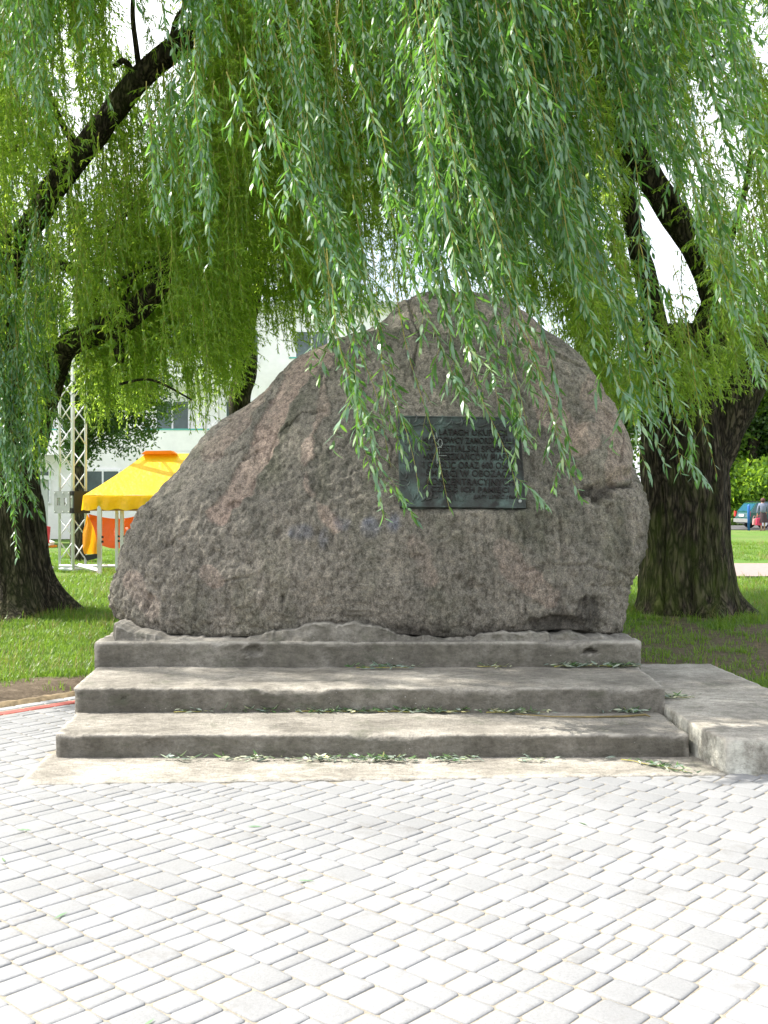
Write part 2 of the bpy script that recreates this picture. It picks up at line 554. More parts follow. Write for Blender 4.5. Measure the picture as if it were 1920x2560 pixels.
def build_ground():
    xs = np.concatenate([np.linspace(-300, -40, 8), np.linspace(-36, -9, 14), np.linspace(-8.5, 8.5, 230), np.linspace(9, 36, 14), np.linspace(40, 300, 8)])
    ys = np.concatenate([np.linspace(-60, 2, 6), np.linspace(3, 18, 210), np.linspace(18.5, 60, 40), np.linspace(70, 420, 8)])
    X, Y = np.meshgrid(xs, ys)
    Z = ground_z(X, Y)
    d = -((X - B0.x) * AN.x + (Y - B0.y) * AN.y)
    under = (d < 0.02) & (Y < 9.0) & (Y > -7)
    Z = np.where(under & (X < 6.0), -0.09, Z)
    mon = (np.abs(X + 0.05) < 2.0) & (Y > 6.2) & (Y < 10.4)
    Z = np.where(mon, -0.05, Z)
    nx, ny = len(xs), len(ys)
    V = np.stack([X, Y, Z], -1).reshape(-1, 3)
    idx = np.arange(nx * ny).reshape(ny, nx)
    f = np.stack([idx[:-1, :-1], idx[:-1, 1:], idx[1:, 1:], idx[1:, :-1]], -1).reshape(-1, 4)
    me = bpy.data.meshes.new('lawn')
    me.from_pydata(V.tolist(), [], f.tolist())
    me.materials.append(M['ground'])
    a = me.attributes.new('soil', 'FLOAT', 'POINT')
    a.data.foreach_set('value', soil_mask(V[:, 0], V[:, 1]).astype(np.float32))
    me.polygons.foreach_set('use_smooth', [True] * len(me.polygons))
    tag(obj('lawn', me), kind='structure')
build_ground()

MB().poly([(1.5, 21.1, 0.045), (60, 22.5, 0.045), (60, 26.8, 0.045), (1.5, 25.4, 0.045)]).build('path', M['path'])
tag(bpy.data.objects['path'], kind='structure')
MB().poly([(10, 55.2, 0.04), (80, 55.2, 0.04), (80, 64, 0.04), (10, 64, 0.04)]).build('road', M['asphalt'])
tag(bpy.data.objects['road'], kind='structure')

# ---------------------------------------------------------------- plaza paving
def build_plaza():
    base = MB()
    e0, e1 = B0 - AX * 14, B0 + AX * 1.6
    base.poly([(e0.x, e0.y, 0.0005), (e0.x, -6, 0.0005), (8, -6, 0.0005), (8, 6.0, 0.0005), (1.9, 6.1, 0.0005), (-1.9, 6.1, 0.0005), (-1.95, e1.y + 0.05, 0.0005), (e1.x, e1.y, 0.0005)])
    plaza = base.build('pavement', M['sand'])
    tag(plaza, kind='structure')

    def paver_mesh(L, W, seed, mat):
        r = random.Random(seed)
        rings = []
        hx, hy = L / 2, W / 2
        jit = [(r.uniform(-.003, .003), r.uniform(-.003, .003)) for _ in range(4)]
        for inset, z, cc in ((0.0, -0.02, 0.007), (0.0008, 0.001, 0.008), (0.0035, 0.0050, 0.010), (0.014, 0.0064, 0.014)):
            a, b = hx - inset, hy - inset
            c = min(cc, b * 0.55, a * 0.55)
            ring = [(a - c, -b), (a, -b + c), (a, b - c), (a - c, b), (-a + c, b), (-a, b - c), (-a, -b + c), (-a + c, -b)]
            ring = [(x + jit[k // 2][0], y + jit[k // 2][1], z) for k, (x, y) in enumerate(ring)]
            rings.append(ring)
        v = [p for rg in rings for p in rg]
        f = []
        for i in range(3):
            for k in range(8):
                a, b = i * 8 + k, i * 8 + (k + 1) % 8
                f.append((a, b, b + 8, a + 8))
        f.append(tuple(24 + k for k in range(8)))
        me = mesh_from('paver', v, f, mat, True)
        at = me.attributes.new('tone', 'FLOAT', 'POINT')
        at.data.foreach_set('value', [r.random()] * len(v))
        return me
    W = 0.142
    lens = [0.062, 0.098, 0.098, 0.132, 0.132, 0.166]
    protos = {}
    def inside(p):
        d = (p - B0).dot(AN)
        if d < 0.265: return False
        if p.y < 1.5 or abs(p.x) > 5 or p.x < -5: return False
        if p.x > -2.03 and p.y > 5.86 + (p.x + 2.05) * 0.047: return p.x > 1.99 and p.y < 6.0
        if p.x > -2.10 and p.y > 6.35: return False
        if p.x > -2.17 and p.y > 7.0: return False
        if p.y > 9.2: return False
        return True
    spots = []
    r = random.Random(4)
    # courses run down-right (across the border), each course a little different
    BX, BN = AN, AX                       # course direction and stacking direction
    s = -9.0
    while s < 6.0:
        w = W + r.uniform(-0.004, 0.004)
        t = 0.27 + r.uniform(0, 0.02)
        while t < 12.0:
            L = r.choice(lens)
            c = B0 + BN * (s + w / 2) + BX * (t + L / 2)
            if inside(c):
                spots.append((c.x, c.y, L, w))
            t += L + 0.0045
        s += w + 0.005
    def size(sp):
        x, y = sp[0], sp[1]
        if y < 2.6: return 0
        px, py = 960 + x / y * F, HZ + CH / y * F
        if px < -60 or px > 1980 or py > 2640: return 0
        return 1.0 / y
    spots.sort(key=size, reverse=True)
    near = spots[:296]
    far = spots[296:]
    rot0 = PAV_A - math.pi / 2
    for i, (x, y, L, w) in enumerate(near):
        key = (L, i % 3)
        if key not in protos:
            protos[key] = paver_mesh(L, W, hash(key) % 1000, M['paver'])
        o = obj('paver', protos[key], plaza, (x, y, r.uniform(-0.0012, 0.0015)), (r.uniform(-.008, .008), r.uniform(-.008, .008), rot0 + r.uniform(-.012, .012)))
    # the rest of the field, joined
    V, Fc, T = [], [], []
    for i, (x, y, L, w) in enumerate(far):
        key = (L, i % 3)
        if key not in protos:
            protos[key] = paver_mesh(L, W, hash(key) % 1000, M['paver'])
        me = protos[key]
        Mx = Matrix.Translation((x, y, r.uniform(-0.0012, 0.0015))) @ Euler((r.uniform(-.008, .008), r.uniform(-.008, .008), rot0 + r.uniform(-.012, .012))).to_matrix().to_4x4()
        b = len(V)
        V += [Mx @ v.co for v in me.vertices]
        Fc += [tuple(b + k for k in p.vertices) for p in me.polygons]
        T += [r.random()] * len(me.vertices)
    me = mesh_from('pavers_far', V, Fc, M['paver'], True)
    at = me.attributes.new('tone', 'FLOAT', 'POINT')
    at.data.foreach_set('value', T)
    tag(obj('paver_field', me, plaza), kind='stuff')
    # edging: grey row, red row
    for off, wid, L, mat, nm in ((0.055, 0.10, 0.20, M['kerb'], 'edging_stone'), (0.20, 0.11, 0.20, M['red'], 'red_paver')):
        pm = paver_mesh(L, wid, 77, mat)
        t = -3.4
        while t < 1.1:
            c = B0 + AX * (t + L / 2) + AN * (off - 0.0)
            obj(nm, pm, plaza, (c.x, c.y, r.uniform(-.001, .002)), (0, 0, PAV_A + r.uniform(-.01, .01)))
            t += L + 0.007
build_plaza()

# sandy spill along the plaza edge
def ribbon(name, pts, halfw, z, mat, seed):
    V, Fc = [], []
    n = len(pts)
    r = random.Random(seed)
    for i, p in enumerate(pts):
        q = pts[min(i + 1, n - 1)] - pts[max(i - 1, 0)]
        q = q.normalized()
        nn = Vector((-q.y, q.x))
        ww = halfw * r.uniform(0.5, 1.3)
        for k, s in enumerate((-1, -0.4, 0.4, 1)):
            zz = z + (0.012 if abs(s) < 0.9 else -0.03) * r.uniform(0.4, 1.3)
            V.append((p.x + nn.x * ww * s, p.y + nn.y * ww * s, zz))
    for i in range(n - 1):
        for k in range(3):
            a = i * 4 + k
            Fc.append((a, a + 1, a + 5, a + 4))
    o = obj(name, mesh_from(name, V, Fc, mat, True))
    return tag(o, kind='structure')
ribbon('sand_strip', [B0 + AX * t + AN * (-0.10) for t in np.arange(-2.5, 0.75, 0.06)], 0.09, 0.014, M['soil'], 3)

# ---------------------------------------------------------------- stone steps and side ledge
def rough_box(name, quad, z0, z1, mat, parent, rad=0.02, step=0.035, amp=0.004, chip=0.02, seed=1, holes=()):
    """worn slab; quad = (front left, front right, back right, back left)"""
    fl, fr, br, bl = [Vector(q) for q in quad]
    W = (fr - fl).length
    D = (bl - fl).length
    H = z1 - z0
    nx, ny, nz = max(4, int(W / step)), max(4, int(D / step / 1.6)), max(4, int(H / (step * 0.6)))
    bm = bmesh.new()
    grid = {}
    def vert(i, j, k):
        key = (i, j, k)
        if key not in grid:
            grid[key] = bm.verts.new((i / nx, j / ny, k / nz))
        return grid[key]
    for i in range(nx):
        for k in range(nz):
            bm.faces.new([vert(i, 0, k), vert(i+1, 0, k), vert(i+1, 0, k+1), vert(i, 0, k+1)])
        for j in range(ny):
            bm.faces.new([vert(i, j, nz), vert(i+1, j, nz), vert(i+1, j+1, nz), vert(i, j+1, nz)])
    for j in range(ny):
        for k in range(nz):
            bm.faces.new([vert(0, j+1, k), vert(0, j, k), vert(0, j, k+1), vert(0, j+1, k+1)])
            bm.faces.new([vert(nx, j, k), vert(nx, j+1, k), vert(nx, j+1, k+1), vert(nx, j, k+1)])
    bm.verts.ensure_lookup_table()
    U = np.array([v.co[:] for v in bm.verts])
    loc = U * np.array([W, D, H])
    # chip the free edges
    wp = loc + seed * 3.1
    rr = rad * (1 + 0.9 * fbm(wp, 9.0, 3, seed)) + chip * 1.5 * smooth(0.30, 0.75, fbm(wp, 4.2, 4, seed + 5))
    rr = np.clip(rr, 0.003, 0.09)[:, None]
    lo = np.array([0, 0, -1.0])
    hi = np.array([W, D + 1.0, H])
    inner = np.clip(loc, lo + rr, hi - rr)
    dlt = loc - inner
    ln = np.linalg.norm(dlt, axis=1, keepdims=True)
    loc = np.where(ln > rr, inner + dlt / np.maximum(ln, 1e-6) * rr, loc)
    nrm = np.where(ln > 1e-5, dlt / np.maximum(ln, 1e-6), np.array([0, 0, 1.0]))
    nrm[(U[:, 1] == 0)] = nrm[(U[:, 1] == 0)] * 0.3 + np.array([0, -0.7, 0])
    loc += nrm * (amp * 0.9 * fbm(wp, 19.0, 2, seed + 29) + amp * fbm(wp, 7.0, 4, seed + 9) + amp * 1.6 * fbm(wp, 1.3, 2, seed + 19))[:, None]
    for (hx, hz, ax, az, dep) in holes:
        e = ((loc[:, 0] - hx) / ax) ** 2 + ((loc[:, 2] - hz) / az) ** 2 + 0.6 * fbm(wp, 14, 2, 4)
        k = smooth(1.0, 0.5, e) * (U[:, 1] < 0.02)
        loc[:, 1] += dep * k
    u, v = (loc[:, 0] / W)[:, None], (loc[:, 1] / D)[:, None]
    P2 = (np.array(fl[:2]) * (1-u) * (1-v) + np.array(fr[:2]) * u * (1-v) + np.array(br[:2]) * u * v + np.array(bl[:2]) * (1-u) * v)
    Z = z0 + loc[:, 2]
    for i, vv in enumerate(bm.verts):
        vv.co = (P2[i, 0], P2[i, 1], Z[i])
    me = bpy.data.meshes.new(name)
    for f in bm.faces: f.smooth = True
    bm.to_mesh(me)
    bm.free()
    me.materials.append(mat)
    return obj(name, me, parent)

base = empty('stone_base', (0, 8, 0))
tag(base, 'weathered grey concrete steps and plinth carrying the big boulder', 'steps')
def under(o):
    o.parent = base
    o.matrix_parent_inverse = Matrix.Translation((0, -8, 0))
    return o
under(rough_box('paving_slab', ((-2.06, 5.81), (1.985, 6.02), (1.95, 6.5), (-2.10, 6.5)), -0.05, 0.016, M['concrete_pale'], None, 0.008, 0.04, 0.002, 0.01, 2))
under(rough_box('step', ((-2.02, 6.40), (1.88, 6.40), (1.86, 7.14), (-2.10, 7.14)), -0.02, 0.158, M['concrete'], None, 0.007, 0.028, 0.003, 0.03, 3, holes=((0.62, 0.09, 0.10, 0.05, 0.012),)))
under(rough_box('step', ((-2.107, 7.05), (1.905, 7.05), (1.945, 8.05), (-2.20, 8.05)), 0.10, 0.326, M['concrete'], None, 0.008, 0.028, 0.003, 0.034, 4, holes=((0.33, 0.16, 0.012, 0.012, 0.02),)))
under(rough_box('plinth', ((-2.214, 7.94), (1.964, 7.94), (2.02, 10.75), (-2.30, 10.75)), 0.25, 0.515, M['concrete'], None, 0.009, 0.03, 0.004, 0.03, 5,
          holes=((1.22, 0.20, 0.055, 0.035, 0.04), (3.78, 0.19, 0.055, 0.022, 0.09), (0.16, 0.16, 0.016, 0.012, 0.02), (1.82, 0.14, 0.07, 0.08, 0.012))))

ledge = rough_box('concrete_ledge', ((1.987, 6.046), (2.95, 6.046), (2.76, 8.79), (1.86, 8.79)), -0.05, 0.214, M['ledge'], None, 0.010, 0.03, 0.0025, 0.012, 8)
tag(ledge, 'low flat pale concrete ledge with whitewashed end right of the steps', 'ledge')
for v in ledge.data.vertices:             # its side bends in behind the first step
    if v.co.x < 2.0 and v.co.y > 6.1:
        t = min(1.0, (v.co.y - 6.05) / 0.4)
        v.co.x = v.co.x * (1 - 0.5 * t) + 1.86 * 0.5 * t

def build_mortar():
    """mortar that beds the boulder on the plinth"""
    n, m = 620, 22
    xs = np.linspace(-2.16, 1.90, n)
    px = xs / 8.25 * F + 960
    top = np.interp(px, [270, 300, 350, 420, 560, 660, 700, 760, 860, 930, 990, 1080, 1250, 1400, 1560],
                    [0.60, 0.64, 0.57, 0.52, 0.515, 0.54, 0.58, 0.640, 0.650, 0.632, 0.575, 0.535, 0.56, 0.56, 0.52])
    top = top + 0.018 * fbm(np.stack([xs, xs * 0, xs * 0], -1), 9, 3, 2)
    V, Fc = [], []
    for i, x in enumerate(xs):
        endp = min(1.0, min(i, n - 1 - i) / 14)
        for j in range(m):
            t = j / (m - 1)
            z = 0.50 + (top[i] - 0.50) * min(1, t * 1.35)
            y = 7.972 + 0.06 * t + 0.07 * (1 - min(1.0, max(0.0, (top[i] - 0.53) / 0.06))) + (1 - endp) * 0.3
            q = np.array([[x, y, z]])
            y += float(0.010 * fbm(q, 9, 4, 8)[0] + 0.012 * abs(noise3(q, 15, 9)[0])) + max(0, t - 0.74) * 1.8
            V.append((x, y, z))
    for i in range(n - 1):
        for j in range(m - 1):
            a = i * m + j
            Fc.append((a, a + m, a + m + 1, a + 1))
    me = mesh_from('mortar_bed', V, Fc, M['concrete'], True)
    under(obj('mortar_bed', me))
build_mortar()

# ---------------------------------------------------------------- the boulder
def build_boulder():
    tab = np.array([  # y, left x, right x in pixels (1659 wide print)
        (1383, 285, 1325), (1372, 262, 1332), (1345, 238, 1338), (1300, 232, 1342), (1262, 236, 1350), (1230, 240, 1372), (1180, 255, 1390), (1100, 290, 1390), (1050, 338, 1380),
        (1010, 378, 1366), (950, 432, 1348), (900, 476, 1322), (850, 535, 1296), (800, 590, 1266), (770, 628, 1246), (745, 668, 1222), (730, 712, 1200), (715, 770, 1182),
        (700, 812, 1165), (675, 846, 1135), (655, 862, 1105), (640, 885, 1060), (632, 905, 1010), (628, 925, 980)], float)
    tab[:, :] *= 1.1573
    nr, nc = 330, 720
    # resample rows by arc length so that the crown stays dense
    seg = np.sqrt(np.diff(tab[:, 0]) ** 2 + np.diff(tab[:, 1]) ** 2 + np.diff(tab[:, 2]) ** 2)
    s = np.concatenate([[0], np.cumsum(seg)])
    ss = np.linspace(0, s[-1], nr)
    yy, xl, xr = (np.interp(ss, s, tab[:, k]) for k in range(3))
    ker = np.array([1, 2, 3, 2, 1]) / 9.0
    for _ in range(2):
        for a in (xl, xr, yy):
            a[2:-2] = np.convolve(a, ker, 'valid')
    zc = CH - (yy - HZ) / F * 9.2
    Yc = np.interp(zc, [0.4, 0.8, 1.5, 2.5, 3.5], [8.78, 8.85, 9.05, 9.3, 9.55])
    Z = CH - (yy - HZ) / F * Yc
    XL, XR = (xl - 960) / F * Yc * 0.985, (xr - 960) / F * Yc * 0.972
    Yf = np.interp(Z, [0.45, 0.6, 1.0, 1.5, 2.2, 2.8, 3.2, 3.45], [8.10, 8.08, 8.09, 8.20, 8.48, 8.85, 9.15, 9.45])
    Yb = np.interp(Z, [0.45, 1.0, 2.0, 3.0, 3.45], [10.5, 10.7, 10.5, 10.0, 9.7])
    # columns: denser on the side that faces the plaza
    th = np.linspace(0, 2 * np.pi, nc, endpoint=False)
    th = th + 0.45 * np.cos(th) * -1.0 * 0.9
    c, sn = np.cos(th), np.sin(th)
    n = np.interp(Z, [0.5, 1.2, 2.0], [3.3, 2.8, 2.45])[:, None]
    ex = np.sign(c)[None, :] * np.abs(c)[None, :] ** (2 / n)
    ey = np.sign(sn)[None, :] * np.abs(sn)[None, :] ** (2 / n)
    a = (XR - XL) / 2
    xm = (XR + XL) / 2
    X = xm[:, None] + a[:, None] * ex
    Y = np.where(ey < 0, Yc[:, None] + (Yc - Yf)[:, None] * ey, Yc[:, None] + (Yb - Yc)[:, None] * ey)
    ZZ = np.repeat(Z[:, None], nc, 1)
    front = smooth(0.2, -0.6, ey) * np.ones_like(X)
    # left flank of the face turns away, the right part stands forward
    Y = Y + front * 0.16 * smooth(-0.3, -2.4, X) * smooth(2.6, 1.0, ZZ)
    # uneven underside
    pxx = X / 8.3 * F + 960
    zb = np.interp(pxx / 1.1573, [232, 270, 300, 450, 600, 640, 700, 820, 850, 1000, 1060, 1130, 1200, 1260, 1300], [0.60, 0.585, 0.54, 0.52, 0.54, 0.585, 0.628, 0.615, 0.56, 0.525, 0.55, 0.57, 0.585, 0.57, 0.52])
    z0 = Z[0]
    t = np.clip((ZZ - z0) / (1.05 - z0), 0, 1)
    ZZ = np.where(ZZ < 1.05, zb + (1.05 - zb) * t, ZZ)
    V = np.stack([X, Y, ZZ], -1)
    def normals(V):
        du = np.roll(V, -1, 1) - np.roll(V, 1, 1)
        dv = np.empty_like(V)
        dv[1:-1] = V[2:] - V[:-2]
        dv[0] = V[1] - V[0]
        dv[-1] = V[-1] - V[-2]
        nn = np.cross(du, dv)
        return nn / np.maximum(np.linalg.norm(nn, axis=-1, keepdims=True), 1e-9)
    nrm = normals(V)
    sgn = 1.0 if (nrm[nr // 3, :, 1] * front[nr // 3]).sum() < 0 else -1.0
    nrm *= sgn
    q = V.copy()
    q2 = V * np.array([1, 1, 0.55])
    flat = smooth(3.4, 3.0, ZZ) * 0.8 + 0.2
    D = 0.075 * fbm(q, 0.75, 2, 1) * flat + 0.030 * fbm(q, 1.9, 3, 2)
    rid = 1 - np.abs(fbm(q2, 2.6, 3, 21)) * 1.6
    D -= 0.012 * smooth(0.86, 1.0, rid)                            # cracks
    vein_px, vein_pz = pxx, HZ - (ZZ - CH) / Y * F
    sx, sy = (X / Y * F + 960) / 1.1573, (HZ - (ZZ - CH) / Y * F) / 1.1573    # where a vertex shows
    def line_d(pts):
        best = np.full(X.shape, 1e9)
        for (x0, y0), (x1, y1) in zip(pts[:-1], pts[1:]):
            dx, dy = x1 - x0, y1 - y0
            tt = np.clip(((sx - x0) * dx + (sy - y0) * dy) / (dx * dx + dy * dy), 0, 1)
            best = np.minimum(best, np.hypot(sx - x0 - tt * dx, sy - y0 - tt * dy))
        return best
    wob = 10 * fbm(q, 5, 4, 40)
    vein = np.zeros_like(X)
    def add_vein(pts, w, strength=1.0, recess=0.0):
        nonlocal vein, D
        d = line_d(pts) + wob
        k = smooth(w * 1.08, w * 0.88, d) * front
        vein = np.maximum(vein, k * strength)
        D = D - recess * k
    add_vein([(690, 745), (640, 800), (600, 870), (560, 960), (525, 1040), (480, 1110)], 27, 0.85, 0.022)
    add_vein([(560, 820), (520, 900), (450, 980)], 20, 0.55, 0.01)
    add_vein([(705, 770), (694, 850), (696, 890), (660, 960), (662, 1050), (700, 1110), (730, 1140)], 9, 0.6, -0.012)
    add_vein([(1130, 700), (1160, 800), (1200, 900), (1260, 960)], 32, 0.55, 0.0)
    add_vein([(1280, 850), (1320, 930), (1330, 1010)], 38, 0.6, 0.0)
    add_vein([(1080, 1190), (1130, 1250), (1180, 1290)], 26, 0.5)
    add_vein([(900, 1180), (930, 1250)], 20, 0.35)
    add_vein([(450, 1240), (470, 1260)], 12, 0.6)
    add_vein([(290, 1260), (330, 1310)], 22, 0.4)
    # the overhanging ear of rock at the right
    e = ((sx - 1305) / 62) ** 2 + ((sy - 955) / 88) ** 2
    ear = smooth(1.15, 0.6, e + 0.2 * fbm(q, 4, 3, 51)) * front
    D += 0.085 * ear
    und = smooth(14, 2, np.abs(sy - 1046 - 18 * np.sin((sx - 1240) / 42.0) - wob * 1.4)) * smooth(1245, 1262, sx) * smooth(1365, 1350, sx) * front
    D -= 0.055 * und
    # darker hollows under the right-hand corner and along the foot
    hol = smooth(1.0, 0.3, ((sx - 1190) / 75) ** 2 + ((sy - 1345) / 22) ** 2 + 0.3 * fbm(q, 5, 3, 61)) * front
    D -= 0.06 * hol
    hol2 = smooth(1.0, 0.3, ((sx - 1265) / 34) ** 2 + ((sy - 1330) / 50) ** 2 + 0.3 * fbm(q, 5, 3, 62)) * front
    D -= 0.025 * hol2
    # saddle between the left shoulder and the crown
    for pts_, w_, dp_ in (([(445, 985), (505, 975), (560, 940), (600, 930)], 3.0, .022), ([(600, 930), (650, 885), (700, 882)], 3.5, .03), ([(815, 905), (850, 960), (842, 1010)], 4, .03),
                          ([(1195, 1080), (1215, 1180), (1212, 1290)], 3, .02), ([(1240, 870), (1290, 900), (1325, 960), (1320, 1010)], 4, .03), ([(1130, 1235), (1260, 1222), (1350, 1240)], 4, .022),
                          ([(610, 1290), (612, 1350)], 3, .03), ([(880, 640), (905, 720), (890, 800)], 5, .03), ([(1040, 700), (1090, 745), (1180, 760), (1250, 800)], 4, .03), ([(420, 1210), (520, 1180), (560, 1135)], 3, .015)):
        D -= dp_ * smooth(w_, w_ * 0.2, line_d(pts_) + wob * 0.35) * front
    # scattered gouges
    for gx, gy, ga, gb, rot, dep in ((505, 1090, 22, 9, -0.5, .03), (470, 1065, 14, 7, -0.5, .03), (430, 1110, 12, 6, -0.8, .025), (600, 1155, 7, 12, 0.3, .035), (470, 1155, 14, 5, -0.4, .02),
                                    (1015, 1265, 12, 16, 0, .03), (545, 975, 40, 5, -0.5, .02), (800, 905, 6, 30, 0.1, .03), (1285, 1085, 12, 12, 0, .05), (1310, 1105, 8, 14, 0, .04),
                                    (375, 1180, 45, 4, -0.6, .02), (520, 1250, 50, 3, -0.2, .014), (760, 930, 5, 40, 0.5, .025), (900, 1205, 26, 8, 0, .02), (325, 1300, 8, 22, 0.3, .03), (1200, 1222, 60, 4, 0, .02)):
        cs, s2 = math.cos(rot), math.sin(rot)
        ux = (sx - gx) * cs + (sy - gy) * s2
        uy = -(sx - gx) * s2 + (sy - gy) * cs
        k = smooth(1.2, 0.3, (ux / ga) ** 2 + (uy / gb) ** 2 + 0.35 * fbm(q, 9, 2, 71)) * front
        D -= dep * k
    # pitted skin: strong low on the face, calm on the veins
    sk = (1 - 0.75 * vein) * (0.32 + 0.68 * smooth(820, 1130, sy + 0.25 * (sx - 800))) * (1 - 0.6 * ear)
    D += sk * (0.010 * fbm(q2, 6.5, 3, 81, 0.6) + 0.018 * (np.abs(noise3(q2, 17, 83)) - 0.3) + 0.017 * noise3(q2, 30, 85) + 0.011 * noise3(q, 48, 87))
    fold = noise3(V * np.array([1.0, 1.0, 0.22]), 9.0, 91)
    D -= sk * 0.010 * smooth(0.35, 0.85, fold)
    pl = smooth(0, 14, sx - 868) * smooth(0, 14, 1142 - sx) * smooth(0, 14, sy - 884) * smooth(0, 14, 1112 - sy) * front
    D = D * (1 - 0.85 * pl)
    edge = smooth(0, 6, np.arange(nr))[:, None]
    V = V + nrm * (D * (0.3 + 0.7 * edge))[..., None]
    V[..., 2] = np.maximum(V[..., 2], 0.518)
    # close top and bottom
    Vf = V.reshape(-1, 3)
    topc = V[-1].mean(0) + np.array([0, 0, 0.02])
    botc = V[0].mean(0)
    Vf = np.concatenate([Vf, [topc, botc]])
    idx = np.arange(nr * nc).reshape(nr, nc)
    r1 = np.roll(idx, -1, 1)
    f = np.stack([idx[:-1], r1[:-1], r1[1:], idx[1:]], -1).reshape(-1, 4)
    faces = f.tolist() + [[idx[-1, k], r1[-1, k], nr * nc] for k in range(nc)] + [[r1[0, k], idx[0, k], nr * nc + 1] for k in range(nc)]
    if sgn < 0:
        faces = [ff[::-1] for ff in faces]
    me = bpy.data.meshes.new('boulder')
    me.from_pydata(Vf.tolist(), [], faces)
    me.materials.append(M['rock'])
    me.polygons.foreach_set('use_smooth', [True] * len(me.polygons))
    def at(name, arr):
        aa = me.attributes.new(name, 'FLOAT', 'POINT')
        aa.data.foreach_set('value', np.concatenate([arr.reshape(-1), [0, 0]]).astype(np.float32))
    at('vein', np.clip(vein * (0.95 + 0.35 * fbm(q, 7, 3, 95)), 0, 1))
    moss = smooth(0.05, 0.7, fbm(q, 1.4, 4, 97)) * smooth(900, 700, sy) * 0.8 + smooth(0.3, 0.8, fbm(q, 2.0, 3, 98)) * smooth(1280, 1380, sx) * 0.8
    moss = np.maximum(moss, smooth(25, 8, line_d([(650, 850), (600, 930), (585, 1000)]) + wob) * 0.5)
    at('moss', np.clip(moss * (1 - vein), 0, 1))
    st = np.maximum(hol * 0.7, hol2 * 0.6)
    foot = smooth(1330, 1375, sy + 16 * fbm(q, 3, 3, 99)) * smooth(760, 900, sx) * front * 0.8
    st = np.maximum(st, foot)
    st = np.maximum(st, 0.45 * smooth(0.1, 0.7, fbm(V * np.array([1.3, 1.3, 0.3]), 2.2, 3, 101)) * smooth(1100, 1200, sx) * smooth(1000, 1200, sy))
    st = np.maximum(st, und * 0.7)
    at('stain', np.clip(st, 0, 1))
    bl = np.maximum.reduce([smooth(1, 0.2, ((sx - bx) / bw) ** 2 + ((sy - by) / bh) ** 2) for bx, by, bw, bh in ((650, 1150, 35, 22), (700, 1165, 14, 30), (740, 1130, 22, 24), (800, 1140, 26, 30), (850, 1130, 18, 28))])
    at('blue', np.clip(bl * front * (0.55 + 0.6 * fbm(q, 10, 2, 103)), 0, 1) * 1.1)
    o = obj('boulder', me)
    tag(o, 'huge rough grey-brown memorial boulder standing on the stepped concrete plinth', 'boulder')
    return o
boulder = build_boulder()

# ---------------------------------------------------------------- bronze plaque
def make_bronze():
    m, nt, b, _ = nmat('green_bronze')
    v = coords(nt)
    n = noise(nt, 5, 6, 0.7, v)
    c = ramp(nt, n, [(0.36, (0.035, 0.034, 0.031)), (0.5, (0.058, 0.070, 0.064)), (0.62, (0.095, 0.135, 0.12)), (0.74, (0.17, 0.24, 0.205))])
    d = ramp(nt, noise(nt, 2.4, 4, 0.6, coords(nt, (1.3, 1, 1))), [(0.56, (0, 0, 0)), (0.62, (0.85, 0.85, 0.85))])
    c = mixc(nt, d, c, (0.020, 0.016, 0.014))
    nt.links.new(c, b.inputs['Base Color'])
    b.inputs['Metallic'].default_value = 0.35
    b.inputs['Roughness'].default_value = 0.5
    n1 = bump(nt, b, noise(nt, 40, 5, 0.7, v), 0.6, 0.006)
    return m
M['bronze'] = make_bronze()
M['bronze_text'] = plain('bronze_letters', (0.022, 0.017, 0.015), 0.4, 0.3, 0.35, 14)
M['chalk'] = plain('chalk_marks', (0.30, 0.33, 0.31), 0.9)

def to_mesh(o):
    dg = bpy.context.evaluated_depsgraph_get()
    me = bpy.data.meshes.new_from_object(o.evaluated_get(dg))
    n = bpy.data.objects.new('line', me)
    n.location, n.rotation_euler, n.parent = o.location, o.rotation_euler, o.parent
    nm = o.name
    bpy.data.objects.remove(o)
    n.name = 'inscription'
    n['kind'] = 'stuff'
    COL.objects.link(n)
    return n

